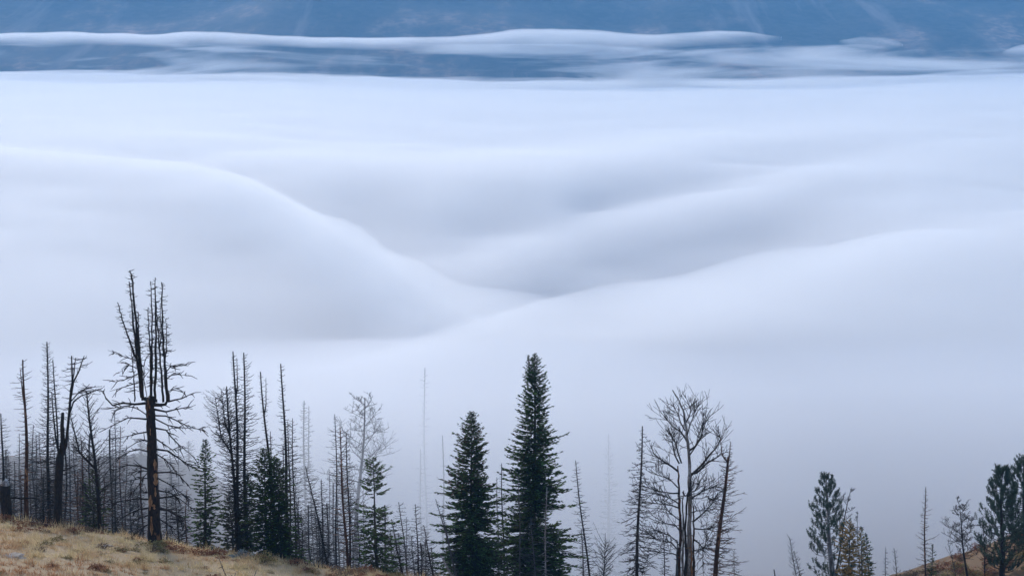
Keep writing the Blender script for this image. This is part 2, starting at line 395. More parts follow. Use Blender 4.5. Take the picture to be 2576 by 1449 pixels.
# ------------------------------------------------------------------ mesh builders
class MB:
    def __init__(s): s.v = []; s.f = []; s.m = []
    def tube(s, pts, rad, sides=4, mat=0, cap=True):
        n = len(pts); i0 = len(s.v)
        a = Vector((0.31, 0.92, 0.23))
        for i, p in enumerate(pts):
            d = pts[min(i + 1, n - 1)] - pts[max(i - 1, 0)]
            if d.length < 1e-6: d = Vector((0, 0, 1))
            d.normalize()
            u = d.cross(a)
            if u.length < 0.05: u = d.cross(Vector((1, 0, 0)))
            u.normalize(); w = d.cross(u)
            for k in range(sides):
                t = 2 * math.pi * k / sides
                q = p + (u * math.cos(t) + w * math.sin(t)) * rad[i]
                s.v.append((q.x, q.y, q.z))
        for i in range(n - 1):
            for k in range(sides):
                k2 = (k + 1) % sides
                s.f.append((i0 + i * sides + k, i0 + i * sides + k2, i0 + (i + 1) * sides + k2, i0 + (i + 1) * sides + k)); s.m.append(mat)
        if cap:
            s.f.append(tuple(i0 + (n - 1) * sides + k for k in range(sides))); s.m.append(mat)
            s.f.append(tuple(i0 + k for k in range(sides))[::-1]); s.m.append(mat)
    def kites(s, A, Bv, Wv, mat):
        """Leaf-shaped faces from A along Bv with half-width vectors Wv (numpy arrays)."""
        n = len(A); i0 = len(s.v)
        mid = A + Bv * 0.45
        q = np.stack([A, mid + Wv, A + Bv, mid - Wv], 1).reshape(-1, 3)
        s.v.extend(map(tuple, q.tolist()))
        s.f.extend([(i0 + 4 * k, i0 + 4 * k + 1, i0 + 4 * k + 2, i0 + 4 * k + 3) for k in range(n)])
        s.m.extend(mat if hasattr(mat, "__len__") else [mat] * n)
    def build(s, name, mats, parent=None, smooth=True):
        if not s.v: return None
        return mesh_obj(name, s.v, s.f, mats, parent, smooth, s.m)

def empty(name, loc, label, cat, group=None):
    o = bpy.data.objects.new(name, None); link(o); o.location = loc; o.empty_display_size = 0.3
    return tag(o, label, cat, group)

def stand(low, top, D, sink=0.15):
    """Foot on the ground and tip of a tree seen between two places of the photograph at distance D."""
    t = P(top[0], top[1], D); l = P(low[0], low[1], D)
    b = l.copy()
    for _ in range(3):
        z = gz(b.x, D) - sink
        k = (z - t.z) / (l.z - t.z)
        b = t + (l - t) * k
    return b, t
def rnd(a, b): return R.uniform(a, b)

def trunk_line(b, t, n=10, wob=0.012, lean=None):
    h = (t - b).length; pts = []
    ph = rnd(0, 6); ph2 = rnd(0, 6)
    for i in range(n + 1):
        s = i / n; e = math.sin(s * math.pi)
        pts.append(b + (t - b) * s + Vector((math.sin(s * 5 + ph), math.cos(s * 4 + ph2), 0)) * (wob * h * e))
    return pts
def at(pts, s):
    k = min(max(s, 0), 0.9999) * (len(pts) - 1); i = int(k); return pts[i].lerp(pts[i + 1], k - i)

def branch(mb, o, az, L, r, pitch, sag, up, twigs, mat=0, side=4, jag=0.05):
    """One dead branch: leaves at a pitch, sags, turns up at its tip, and carries forked twigs."""
    n = 5; pts = []; h = Vector((math.cos(az), math.sin(az), 0)); p = Vector((-h.y, h.x, 0))
    for i in range(n + 1):
        s = i / n
        z = L * (math.tan(pitch) * s - sag * s * s * 1.2 + up * max(0, s - 0.45) ** 2 * 2.2)
        pts.append(o + h * (L * s) + p * (rnd(-jag, jag) * L * s) + Vector((0, 0, z + rnd(-jag, jag) * L * 0.6 * (s > 0))))
    r = r * 1.55
    mb.tube(pts, [r * (1 - 0.62 * i / n) for i in range(n + 1)], side, mat, False)
    for _ in range(twigs):
        s = rnd(0.25, 0.95); q = at(pts, s); l = L * rnd(0.18, 0.42) * (1.15 - s * 0.6)
        d = (h * rnd(0.3, 1.0) + p * rnd(-1, 1) + Vector((0, 0, rnd(-0.35, 0.45)))).normalized()
        e = q + d * l; m2 = q.lerp(e, 0.5) + Vector((rnd(-.08, .08), rnd(-.08, .08), rnd(-.06, .1))) * l
        mb.tube([q, m2, e], [r * 0.5, r * 0.42, r * 0.3], 3, mat, False)
    return pts

def conifer_snag(name, low, top, D, label, r0=0.1, w=1.0, n=90, t0=0.12, p=0.75, pitch=-8, sag=0.18, up=0.25, twigs=2,
                 bark=None, group="burnt dead conifers on the hillside", fork=None, rb=0.018, right=1.0, left=1.0, tip=0.25, wob=0.008):
    n = int(n * 1.75)
    b, t = stand(low, top, D)
    root = empty(name, b, label, "tree", group)
    bark = bark or B_BROWN
    b0 = Vector((0, 0, 0)); t1 = t - b; h = t1.length
    pts = trunk_line(b0, t1, 12, wob)
    tr = MB(); tr.tube(pts, [r0 * (1.25 if i == 0 else 1) * (1 - (1 - tip) * (i / 12) ** 0.9) for i in range(13)], 8)
    tr.build("trunk", bark, root)
    lines = [(pts, t0, n, 0.0)]
    if fork:
        for (s0, fx, fy) in fork:           # a second leader: where it leaves the trunk and where it ends
            e = P(fx, fy, D) - b; q = at(pts, s0)
            mid = q.lerp(e, 0.3) + Vector(((e.x - q.x) * 0.4, 0.05, 0))
            fp = [q, q.lerp(mid, 0.6), mid, mid.lerp(e, 0.5), e]
            fk = MB(); fk.tube(fp, [r0 * (1 - 0.7 * s0) * k for k in (0.7, 0.65, 0.55, 0.4, 0.18)], 6); fk.build("leader", bark, root)
            lines.append((fp, 0.1, int(n * 0.9 * (fp[-1] - fp[0]).length / h) + 4, s0))
    mb = MB()
    for li, (ln, ts, cnt, sb) in enumerate(lines):
        hl = (ln[-1] - ln[0]).length
        for k in range(cnt):
            s = ts + (1 - ts) * ((k + rnd(0, 1)) / cnt) * 0.985
            az = k * 2.39996 + rnd(-0.5, 0.5)
            fr = s if li == 0 else sb + (1 - sb) * s
            L = w * ((1 - fr) ** p * 1.0 + 0.08) * rnd(0.45, 1.1) * (1.0 if rnd(0, 1) > 0.1 else 1.35)
            L *= right if math.cos(az) > 0 else left
            L *= 0.92 + 0.8 * mnoise.noise((fr * 6 + D, math.cos(az) * 0.9 + low[0], math.sin(az) * 0.9))
            if mnoise.noise((fr * 11 + low[0], D, az * 0.2)) > 0.42: continue
            if fr < 0.25: L *= rnd(0.4, 1.0)
            if sb > 0.9: L *= 0.35
            branch(mb, at(ln, s), az, L, rb * (0.6 + 0.4 * (1 - fr)), math.radians(pitch + 22 * fr + rnd(-12, 12)), sag * (1 - fr * 0.6), up, twigs if L > 0.25 else 1, 0, 4 if D < 75 else 3)
    tag(mb.build("branches", bark, root), kind="stuff")
    return root

def grow(mb, q, d, L, r, lvl, mat, spread=0.75, trop=0.18, kids=(3, 5)):
    """Recursive bare limb."""
    n = 5; pts = [q]; dd = d.normalized()
    for i in range(n):
        dd = (dd + Vector((rnd(-.2, .2), rnd(-.2, .2), rnd(-.1, .1) + trop * 0.4))).normalized()
        pts.append(pts[-1] + dd * (L / n))
    mb.tube(pts, [max(r * (1 - 0.6 * i / n), 0.011) for i in range(n + 1)], 6 if lvl == 0 else (4 if lvl == 1 else 3), mat, False)
    if lvl >= 3: return
    for k in range(R.randint(*kids) + (1 if lvl else 0)):
        s = rnd(0.2, 1.0); c = at(pts, s)
        side = Vector((rnd(-1, 1), rnd(-1, 1), rnd(-0.25, 0.55)))
        nd = (dd * (1 - spread * 0.5) + side.normalized() * spread).normalized()
        grow(mb, c, nd, L * rnd(0.38, 0.62), max(r * 0.55 * (1.2 - 0.5 * s), 0.013), lvl + 1, mat, spread, trop, kids)

def bare_tree(name, low, top, D, label, r0, crown, s_lo=0.35, limbs=12, bark=None, group=None, kids=(3, 5), lr=0.35, updir=0.55, trop=0.2):
    b, t = stand(low, top, D); root = empty(name, b, label, "tree", group); bark = bark or B_GREY
    pts = trunk_line(Vector((0, 0, 0)), t - b, 10, 0.014)
    mb = MB(); mb.tube(pts, [r0 * (1.2 if i == 0 else 1) * (1 - 0.85 * (i / 10)) for i in range(11)], 8); mb.build("trunk", bark, root)
    for k in range(limbs):
        s = s_lo + (0.97 - s_lo) * (k + rnd(0, 1)) / limbs
        az = k * 2.39996 + rnd(-.5, .5)
        L = crown * (1.05 - 0.55 * abs(2 * (s - s_lo) / (1 - s_lo) - 0.7)) * rnd(0.7, 1.1)
        lm = MB(); d = Vector((math.cos(az), math.sin(az), updir * rnd(0.5, 1.6)))
        grow(lm, at(pts, s), d, L, r0 * lr * (1.1 - 0.6 * s), 1, 0, 0.8, trop, kids)
        lm.build("limb", bark, root)
    return root

def fir(name, low, top, D, label, hw, boughs=320, group="living firs along the hill crest", t0=0.03, shape=0.8, dull=0.35, gaps=0.0,
        needles=None, fresh=0.25, twin=None, sag=0.30, extra=None, tipw=0.14, dens=1.0, red=0.0):
    b, t = stand(low, top, D); root = empty(name, b, label, "tree", group)
    h = (t - b).length; pts = trunk_line(Vector((0, 0, 0)), t - b, 10, 0.004)
    tr = MB(); tr.tube(pts, [max(0.017 * h * (1 - i / 10), 0.02) for i in range(11)], 8); tr.build("trunk", B_FIR, root)
    axes = [(pts, 1.0, t0, boughs)]
    if twin:
        s0, fx, fy = twin; e = P(fx, fy, D) - b; q = at(pts, s0)
        tp = [q, q.lerp(e, .35) + Vector(((e.x - q.x) * 0.5, 0.1, 0)), e]
        k = MB(); k.tube(tp, [0.05, 0.04, 0.015], 6); k.build("leader", B_FIR, root)
        axes.append((tp, 1 - s0, 0.3, int(boughs * 0.07)))
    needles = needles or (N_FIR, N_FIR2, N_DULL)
    cr = MB(); wood = MB()
    for ax, (ln, frac, ts, cnt) in enumerate(axes):
        for k in range(cnt):
            s = ts + (1 - ts) * ((k + rnd(0, 1)) / cnt) ** 1.2 * 0.995
            f = s if ax == 0 else 1 - frac * (1 - s)
            if gaps and mnoise.noise((f * 7, hw * 3, D)) > 0.55 - gaps: continue
            az = k * 2.39996 + rnd(-.4, .4)
            lump = 1 + 0.5 * mnoise.noise((math.cos(az) * 1.3, math.sin(az) * 1.3 + D, f * 9))
            L = (hw * (1 - f) ** shape + tipw * (0.25 + 0.75 * min((1 - f) * 6, 1))) * rnd(0.55, 1.14) * lump
            if ax: L *= 0.7
            if extra and ax == 0 and rnd(0, 1) < extra: L *= rnd(1.1, 1.4)
            if ax == 0 and f < 0.9 and mnoise.noise((math.cos(az) * 1.7 + D, math.sin(az) * 1.7, f * 16 + hw)) > 0.36: continue
            o = at(ln, s); hd = np.array([math.cos(az), math.sin(az), 0.0]); pd = np.array([-hd[1], hd[0], 0.0])
            e0 = -0.28 + 0.95 * f ** 1.5 + rnd(-.12, .12); sg = sag * (1 - f)
            def pos(u):
                u = np.asarray(u)[:, None]
                return np.array(o) + hd * (L * u) + np.array([0, 0, 1.0]) * (L * (e0 * u - sg * 1.5 * u * u + (sg * 1.25 + 0.06) * u ** 3))
            if k % 3 == 0:
                sp = [Vector(x) for x in pos([0, .4, .8])]; wood.tube(sp, [0.02, 0.014, 0.006], 3, 0, False)
            ns = int((9 + L * 26) * dens)
            u = NR.uniform(0.05, 1.0, ns) ** 0.85; A = pos(u)
            sd = np.where(NR.random(ns) < 0.5, -1.0, 1.0) * NR.uniform(0.15, 1.1, ns)
            dv = hd * 1.0 + pd * sd[:, None] + np.stack([0 * sd, 0 * sd, NR.uniform(-.3, .28, ns) + 0.15 * u], 1)
            dv /= np.linalg.norm(dv, axis=1)[:, None]
            ln_ = (0.05 + 0.1 * min(L / 0.6, 1) + 0.2 * L * (1.05 - u)) * NR.uniform(0.6, 1.2, ns)
            Bv = dv * ln_[:, None]
            wv = np.cross(dv, np.stack([NR.normal(0, .45, ns), NR.normal(0, .45, ns), np.ones(ns)], 1))
            wv /= np.linalg.norm(wv, axis=1)[:, None]
            Wv = wv * (NR.uniform(0.028, 0.05, ns) * (0.75 + 0.3 * min(L, 1.5)))[:, None]
            pf = NR.random(ns)
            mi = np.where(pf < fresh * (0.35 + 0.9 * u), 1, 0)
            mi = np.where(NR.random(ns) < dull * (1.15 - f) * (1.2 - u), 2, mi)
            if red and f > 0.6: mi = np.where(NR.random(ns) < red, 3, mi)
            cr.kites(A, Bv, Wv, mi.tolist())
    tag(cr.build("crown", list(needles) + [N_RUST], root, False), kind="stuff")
    tag(wood.build("branches", B_FIR, root), kind="stuff")
    return root

def tufted_pine(name, low, top, D, label, hw, limbs=46, group="living tufted pines on the right", bark=None, s_lo=0.12, widest=0.35, tufts=8, clump=None):
    b, t = stand(low, top, D); root = empty(name, b, label, "tree", group)
    h = (t - b).length; pts = trunk_line(Vector((0, 0, 0)), t - b, 10, 0.012)
    tr = MB(); tr.tube(pts, [max(0.026 * h * (1 - i / 10) ** 0.8, 0.03) for i in range(11)], 8); tr.build("trunk", bark or B_GREY, root)
    cr = MB()
    for k in range(limbs):
        s = s_lo + (0.99 - s_lo) * (k + rnd(0, 1)) / limbs
        az = k * 2.39996 + rnd(-.5, .5)
        prof = (s / widest) ** 0.5 if s < widest else ((1 - s) / (1 - widest)) ** 0.75
        if clump and mnoise.noise((math.cos(az) * 1.6 + clump, math.sin(az) * 1.6, s * 6)) > 0.28: continue
        L = hw * (prof + 0.06) * rnd(0.65, 1.08)
        wd = MB(); o = at(pts, s); hd = Vector((math.cos(az), math.sin(az), 0)); lp = []
        for i in range(6):
            u = i / 5; lp.append(o + hd * (L * (u ** 0.85)) + Vector((rnd(-.04, .04), rnd(-.04, .04), L * (-0.12 * u + 0.55 * u * u))))
        wd.tube(lp, [0.035 * (1.15 - u * 0.18) * (1.2 - s * 0.7) for u in range(6)], 4, 0, False)
        for j in range(tufts):
            u = rnd(0.3, 1.0) if j else 1.0
            q = at(lp, u); ax = (Vector((0, 0, 1)) + hd * rnd(0.0, 0.55) + Vector((rnd(-.35, .35), rnd(-.35, .35), 0))).normalized()
            sl = rnd(0.3, 0.52) * (0.75 + 0.25 * hw / 2)
            q0 = q; tipp = q + ax * sl
            wd.tube([q0, tipp], [0.014, 0.006], 3, 0, False)
            m = 38; a = NR.uniform(0.0, 1.0, m)[:, None]
            A = np.array(q0) + np.array(ax) * (sl * a)
            dv = np.array(ax) * 0.9 + NR.normal(0, 0.5, (m, 3)); dv /= np.linalg.norm(dv, axis=1)[:, None]
            Bv = dv * NR.uniform(0.12, 0.21, m)[:, None]
            wv = np.cross(dv, NR.normal(0, 1, (m, 3))); wv /= np.linalg.norm(wv, axis=1)[:, None]
            cr.kites(A, Bv, wv * NR.uniform(0.011, 0.02, m)[:, None], [0] * m)
        if s < 0.99: wd.build("limb", bark or B_GREY, root)
    tag(cr.build("crown", [N_PINE], root, False), kind="stuff")
    return root

# ------------------------------------------------------------------ the candelabra snag
def candelabra():
    D = 63.0
    Z = lambda zx, zy, dy=0.0: P(238.1 + zx * 0.4823, 666.8 + zy * 0.4821, D + dy) 
    b = Z(312, 1405); b.z = gz(b.x, D) - 0.1
    root = empty("candelabra_snag", b, "tall charred snag whose broken trunk carries two clusters of thin upright leaders", "tree")
    loc = lambda zx, zy, dy=0.0: Z(zx, zy, dy) - b
    tr = MB()
    pts = [Vector((0, 0, 0)), loc(311, 1360), loc(310, 1240), loc(303, 1100), loc(299, 980), loc(296, 860), loc(290, 760), loc(286, 700), loc(284, 690)]
    rr = [0.36, 0.30, 0.265, 0.255, 0.225, 0.215, 0.205, 0.21, 0.13]
    tr.tube([at(pts, i / 32) + (Vector((rnd(-.015, .015), rnd(-.015, .015), 0))) for i in range(33)], [float(np.interp(i / 4, range(9), rr)) * rnd(.94, 1.07) for i in range(33)], 14); tr.build("trunk", B_SNAG, root)
    for a, e in (((268, 705), (262, 688)), ((300, 700), (304, 684)), ((318, 712), (322, 700))):
        st = MB(); st.tube([loc(*a), loc(*e)], [0.1, 0.05], 6)
        st.build("splinter", B_CHAR, root)
    # bare heartwood where the bark has come away
    for (x0, y0, x1, y1, wd) in ((318, 1005, 320, 1062, 7), (321, 1078, 325, 1140, 11), (299, 1190, 294, 1272, 13), (313, 1238, 320, 1262, 10), (304, 1300, 306, 1396, 9), (294, 840, 297, 880, 4), (322, 1150, 324, 1200, 5)):
        c0 = loc(x0, y0); c1 = loc(x1, y1); pm = MB(); w = wd * 0.4823 * D / FPX
        n = 7; vs_ = []
        for i in range(n):
            s = i / (n - 1); c = c0.lerp(c1, s)
            for j in (-1, -0.4, 0.4, 1):
                ww = w * (0.75 + 0.35 * math.sin(s * 9 + x0)) * (1 if 0 < i < n - 1 else 0.45)
                k = min(max(s, 0), 1); x = c.x + j * ww
                zz = c.z + rnd(-.02, .02)
                tz = [q.z for q in pts]; cx = np.interp(zz, tz, [q.x for q in pts]); cy = np.interp(zz, tz, [q.y for q in pts]); rad = np.interp(zz, tz, rr) * 1.015
                dx = max(-0.98, min(0.98, (x - cx) / rad)); yy = cy - rad * math.sqrt(1 - dx * dx)
                vs_.append((cx + dx * rad, yy - 0.012, zz))
        fs = [(i * 4 + j, i * 4 + j + 1, (i + 1) * 4 + j + 1, (i + 1) * 4 + j) for i in range(n - 1) for j in range(3)]
        pm.v = vs_; pm.f = fs; pm.m = [0] * len(fs)
        pm.build("bare_wood_patch", B_TAN, root)
    lead = [
        ([(252, 705), (240, 560), (226, 430), (212, 250), (196, 70), (181, 30)], 0.085, 0.0),
        ([(246, 690), (222, 500), (205, 330), (190, 180), (178, 85)], 0.07, 0.25),
        ([(236, 540), (212, 480), (178, 385), (145, 290), (121, 195)], 0.06, -0.2),
        ([(244, 600), (232, 430), (228, 330), (226, 245)], 0.06, -0.25),
        ([(208, 712), (206, 600), (198, 500), (186, 400)], 0.035, 0.2),
        ([(293, 695), (292, 520), (286, 380), (277, 220)], 0.06, -0.15),
        ([(295, 695), (300, 500), (300, 300), (292, 85)], 0.06, 0.25),
        ([(314, 712), (318, 520), (318, 300), (314, 65)], 0.075, 0.0),
        ([(358, 715), (344, 520), (330, 330), (318, 170)], 0.055, 0.2),
        ([(382, 710), (364, 520), (354, 330), (350, 90)], 0.085, -0.1),
        ([(366, 490), (374, 455), (375, 380), (369, 280)], 0.035, 0.1),
        ([(340, 470), (344, 330), (342, 200)], 0.03, -0.2),
    ]
    for lp, r, dy in lead:
        m = MB(); q = [loc(x, y, dy * (0.3 + 0.7 * i / (len(lp) - 1))) for i, (x, y) in enumerate(lp)]
        q = [at(q, i / 18) + (Vector((rnd(-.025, .025), rnd(-.025, .025), 0)) if i else Vector((0, 0, 0))) for i in range(19)]; n = 19; m.tube(q, [r * (1 - 0.72 * i / (n - 1)) * rnd(.85, 1.15) for i in range(n)], 7); lo = m.build("leader", B_CHAR if r < 0.1 else B_BROWN, root)
        tw = MB()
        for k in range(int(26 + 38 * r / 0.08)):
            s = rnd(0.12, 1.0)
            branch(tw, at(q, s), rnd(0, 6.28), rnd(0.12, 0.5) * (1.2 - 0.7 * s), 0.012, rnd(-0.2, 0.35), 0.05, 0.25, 1)
        tag(tw.build("twigs", B_BROWN, lo), kind="stuff")
    limbs = [
        ([(296, 712), (318, 730), (345, 732), (366, 724), (381, 700), (380, 670)], 0.12, 0.0), ([(384, 712), (420, 705), (455, 695), (490, 680), (515, 675)], 0.045, 0),
        ([(280, 720), (210, 722), (150, 722), (95, 728), (60, 690), (42, 658)], 0.065, 0), ([(262, 716), (190, 730), (110, 745), (20, 748)], 0.03, -.5),
        ([(310, 752), (370, 764), (420, 755), (500, 738)], 0.06, 0), ([(312, 785), (370, 790), (410, 806), (470, 830), (575, 866)], 0.045, -.4),
        ([(312, 800), (380, 835), (440, 850), (500, 850), (575, 862)], 0.035, .6), ([(315, 850), (370, 862), (400, 890), (440, 935), (520, 1000)], 0.045, -.6),
        ([(318, 905), (360, 930), (400, 960), (450, 965)], 0.035, .5), ([(320, 960), (380, 970), (440, 1005), (500, 1046), (565, 1064)], 0.055, -.3),
        ([(322, 985), (365, 1010), (400, 1050), (435, 1100)], 0.035, .4), ([(325, 1082), (390, 1080), (440, 1095), (490, 1150)], 0.045, -.3),
        ([(328, 1110), (400, 1150), (450, 1190), (500, 1225)], 0.03, .5), ([(330, 1175), (390, 1190), (450, 1225), (525, 1285)], 0.04, -.4),
        ([(335, 1215), (400, 1205), (450, 1195), (490, 1208)], 0.05, .2), ([(330, 1270), (385, 1275), (425, 1300), (450, 1345), (462, 1385)], 0.06, -.3),
        ([(333, 1262), (400, 1280), (450, 1320), (485, 1380)], 0.035, .5), ([(330, 1320), (370, 1345), (420, 1375)], 0.03, .3),
        ([(285, 805), (230, 798), (180, 795), (120, 822), (60, 852)], 0.05, -.3), ([(284, 790), (240, 760), (200, 735), (120, 752), (100, 780)], 0.03, .4),
        ([(285, 868), (230, 878), (180, 892), (90, 905)], 0.04, .3), ([(288, 922), (250, 912), (210, 925), (140, 970)], 0.04, -.4),
        ([(288, 975), (230, 962), (180, 975), (125, 1000)], 0.035, .4), ([(290, 1068), (230, 1048), (170, 1043), (90, 1072)], 0.055, -.3),
        ([(290, 1075), (230, 1068), (160, 1090)], 0.03, .5), ([(292, 1112), (240, 1108), (200, 1120), (150, 1132)], 0.035, -.2),
        ([(295, 1060), (250, 1110), (215, 1165), (190, 1190)], 0.025, .5), ([(295, 1190), (250, 1185), (215, 1190)], 0.03, .1),
        ([(295, 1222), (220, 1220), (150, 1232), (75, 1248)], 0.05, -.3), ([(292, 1265), (240, 1268), (190, 1290), (110, 1335)], 0.05, -.4),
        ([(295, 1300), (240, 1310), (190, 1345)], 0.03, .4), ([(300, 1340), (260, 1362), (225, 1390)], 0.045, -.2),
        ([(275, 700), (262, 600), (255, 540), (268, 480)], 0.02, .5),
        ([(240, 560), (200, 580), (150, 600), (100, 612)], 0.028, .3), ([(240, 610), (190, 620), (130, 640), (80, 662)], 0.03, -.4), ([(228, 500), (180, 490), (120, 468), (72, 444)], 0.028, .3),
        ([(372, 560), (400, 530), (430, 515), (480, 525)], 0.028, .2), ([(368, 600), (400, 575), (440, 572), (480, 578)], 0.028, -.3), ([(380, 660), (420, 640), (470, 660)], 0.02, .3),
        ([(220, 540), (180, 520), (130, 560)], 0.022, -.3), ([(370, 520), (420, 530), (490, 522)], 0.018, .5),
    ]
    for lp, r, dy in limbs:
        m = MB(); n = len(lp); q = [loc(x + (rnd(-4, 4) if i else 0), y + (rnd(-4, 4) if i else 0), dy * 2.2 * i / (n - 1)) for i, (x, y) in enumerate(lp)]
        m.tube(q, [r * (1 - 0.72 * i / (n - 1)) for i in range(n)], 6)
        Ln = sum((q[i + 1] - q[i]).length for i in range(n - 1))
        for k in range(int(4 + Ln * 3.2)):
            s = rnd(0.2, 1.0); d = (at(q, min(s + .06, .999)) - at(q, max(s - .06, 0))).normalized()
            d = (d * 0.8 + Vector((rnd(-.5, .5), rnd(-.8, .8), rnd(-.8, .6)))).normalized(); l = rnd(0.15, 0.6); c = at(q, s)
            m.tube([c, c + d * l * .5 + Vector((0, 0, rnd(-.05, .08))), c + d * l], [0.024, 0.02, 0.012], 3)
        m.build("limb", B_CHAR, root)
candelabra()

# ------------------------------------------------------------------ burnt trees on the left
def stump():
    D = 64.5; b = P(18, 1310, D); b.z = gz(b.x, D) - 0.1
    root = empty("burnt_stump", b, "black broken stump with a pale splintered top at the left edge", "stump")
    h = P(18, 1216, D).z - b.z
    m = MB(); ring = []
    pts = [Vector((0, 0, 0)), Vector((0.0, 0, h * .3)), Vector((-0.03, 0, h * .7)), Vector((0.02, 0, h * .96))]
    m.tube(pts, [0.33, 0.27, 0.26, 0.25], 12); m.build("trunk", B_CHAR, root)
    c = MB(); c.tube([Vector((0.02, 0, h * .93)), Vector((0.06, -.03, h * 1.02)), Vector((0.09, 0, h * 1.12))], [0.2, 0.17, 0.05], 7); c.build("splintered_top", B_PALE, root)
    s = MB(); branch(s, Vector((0.2, 0, h * .62)), -0.2, 1.5, 0.04, 0.05, 0.02, 0, 2); s.build("limb", B_CHAR, root)
stump()
G = "burnt dead conifers on the hillside"
conifer_snag("dead_conifer", (8, 1300), (2, 1040), 80, "dark dead conifer cut off by the left edge of the view", 0.12, 1.5, 90, 0.1, sag=.2, twigs=3)
conifer_snag("dead_conifer", (68, 1312), (57, 905), 65.5, "slender orange-barked dead trunk standing right of the black stump", 0.125, 0.75, 46, 0.2, p=.35, bark=B_RED, fork=[(0.72, 50, 925)], twigs=1, sag=.05, up=.1)
conifer_snag("dead_conifer", (125, 1300), (118, 860), 76, "tall dead conifer with a dense spiky tip, tallest left of the candelabra snag", 0.12, 1.25, 170, 0.08, p=.6, pitch=-2, sag=.12, up=.35, twigs=2, bark=B_CHAR)
conifer_snag("dead_conifer", (152, 1300), (133, 905), 75, "dead conifer close behind the right side of the dense spiky one", 0.09, 0.9, 90, 0.1, p=.5, bark=B_CHAR, twigs=2)
def forked_snag():
    D = 65.5; b, t = stand((145, 1318), (157, 1040), D)
    root = empty("forked_snag", b, "black forked snag with a broken stub between tall curved leaders", "tree")
    L = lambda x, y, dy=0: P(x, y, D + dy) - b
    m = MB(); m.tube([Vector((0, 0, 0)), L(146, 1290), L(147, 1220), L(150, 1160), L(152, 1140)], [0.24, 0.2, 0.19, 0.2, 0.15], 10); m.build("trunk", B_CHAR, root)
    m = MB(); m.tube([L(150, 1160), L(158, 1110), L(156, 1070), L(158, 1038)], [0.14, 0.11, 0.09, 0.07], 8); m.build("broken_stub", B_CHAR, root)
    for lp, r, dy in (([(150, 1165), (166, 1120), (174, 1040), (182, 960), (180, 895)], 0.10, 0), ([(172, 1060), (178, 980), (186, 940), (190, 900)], .06, .3), ([(178, 1000), (185, 960), (198, 935), (208, 905), (212, 895)], .055, -.3),
                       ([(174, 1045), (185, 1010), (205, 995), (235, 985), (250, 978)], .045, .3), ([(178, 1010), (200, 985), (225, 975), (250, 972)], .03, -.4), ([(150, 1150), (140, 1100), (133, 1030), (130, 985)], .06, .3),
                       ([(148, 1185), (170, 1180), (200, 1165)], .05, .2), ([(147, 1170), (120, 1160), (90, 1165)], .035, -.2)):
        m = MB(); n = len(lp); q = [L(x, y, dy * i / (n - 1)) for i, (x, y) in enumerate(lp)]
        m.tube(q, [r * (1 - .7 * i / (n - 1)) for i in range(n)], 6)
        for k in range(14): branch(m, at(q, rnd(.2, .98)), rnd(0, 6.28), rnd(.2, .8), .012, rnd(-.2, .5), .1, .3, 2)
        m.build("leader" if r > .05 else "limb", B_CHAR, root)
forked_snag()
conifer_snag("dead_conifer", (252, 1330), (218, 985), 69, "leaning dark dead tree with ascending limbs between forked snag and candelabra snag", 0.13, 1.5, 60, 0.2, p=.5, pitch=22, sag=.0, up=.25, twigs=4, bark=B_CHAR, fork=[(0.5, 176, 1040)])
fir("small_fir", (238, 1330), (232, 1180), 70, "small dark fir at the foot of the leaning dead tree", 0.85, 170, dull=.8, fresh=.08, gaps=.1)
conifer_snag("dead_conifer", (212, 1320), (203, 1095), 79, "rusty red dead conifer behind the forked snag", 0.08, 0.75, 120, .05, twigs=3, bark=B_RED, p=.5)
BK = [  # tip x, tip y, foot x, distance, width
    (36, 1160, 40, 92, .6), (84, 1068, 86, 88, .9), (98, 1090, 100, 96, .8), (108, 1190, 112, 74, 1.0), (150, 1195, 152, 76, 1.0), (160, 1075, 165, 90, .9), (171, 1068, 178, 86, .8), (186, 1092, 192, 88, .8), (226, 1090, 232, 98, .8), (248, 1150, 250, 86, .9),
    (276, 1080, 280, 92, .9), (288, 1035, 291, 88, .9), (303, 1072, 306, 95, .9), (318, 1120, 320, 100, .8), (330, 1205, 330, 78, 1.0), (345, 1240, 346, 82, .8), (418, 1225, 420, 80, .8), (430, 1180, 432, 104, .7), (442, 1250, 444, 76, .9), (470, 1230, 470, 86, .8)]
BK += [(14, 1130, 18, 100, .8), (26, 1215, 28, 78, .9), (52, 1180, 54, 84, .9), (75, 1160, 78, 90, .9), (92, 1215, 94, 80, .9), (120, 1150, 124, 96, .9), (135, 1205, 138, 82, 1.0), (196, 1180, 198, 84, .9), (214, 1215, 216, 78, .9), (262, 1200, 262, 82, .9), (290, 1190, 292, 80, .9), (355, 1170, 356, 98, .8)]
BK.sort()
ORD = "first second third fourth fifth sixth seventh eighth ninth tenth eleventh twelfth thirteenth fourteenth fifteenth sixteenth seventeenth eighteenth nineteenth twentieth".split() + ["twenty-" + w for w in "first second third fourth fifth sixth seventh eighth ninth".split()] + ["thirtieth", "thirty-first", "thirty-second"]
for i, (tx, ty, fx, D, w) in enumerate(BK):
    lab = "thin dead tree, %s from the left in the grey stand behind the burnt snags" % ORD[i]
    conifer_snag("dead_conifer", (fx, 1300), (tx, ty), D, lab, 0.07, w * 1.15, 110, .04, p=.4, twigs=3, bark=(B_BROWN, B_GREY, B_BROWN, B_RED)[i % 4], group="grey stand of dead trees behind the left crest", rb=.016, tip=R.choice([.2, .25, .3, .75]), wob=rnd(.004, .022), fork=[(0.6, tx + 7, ty + 22)] if i % 5 == 0 else None)

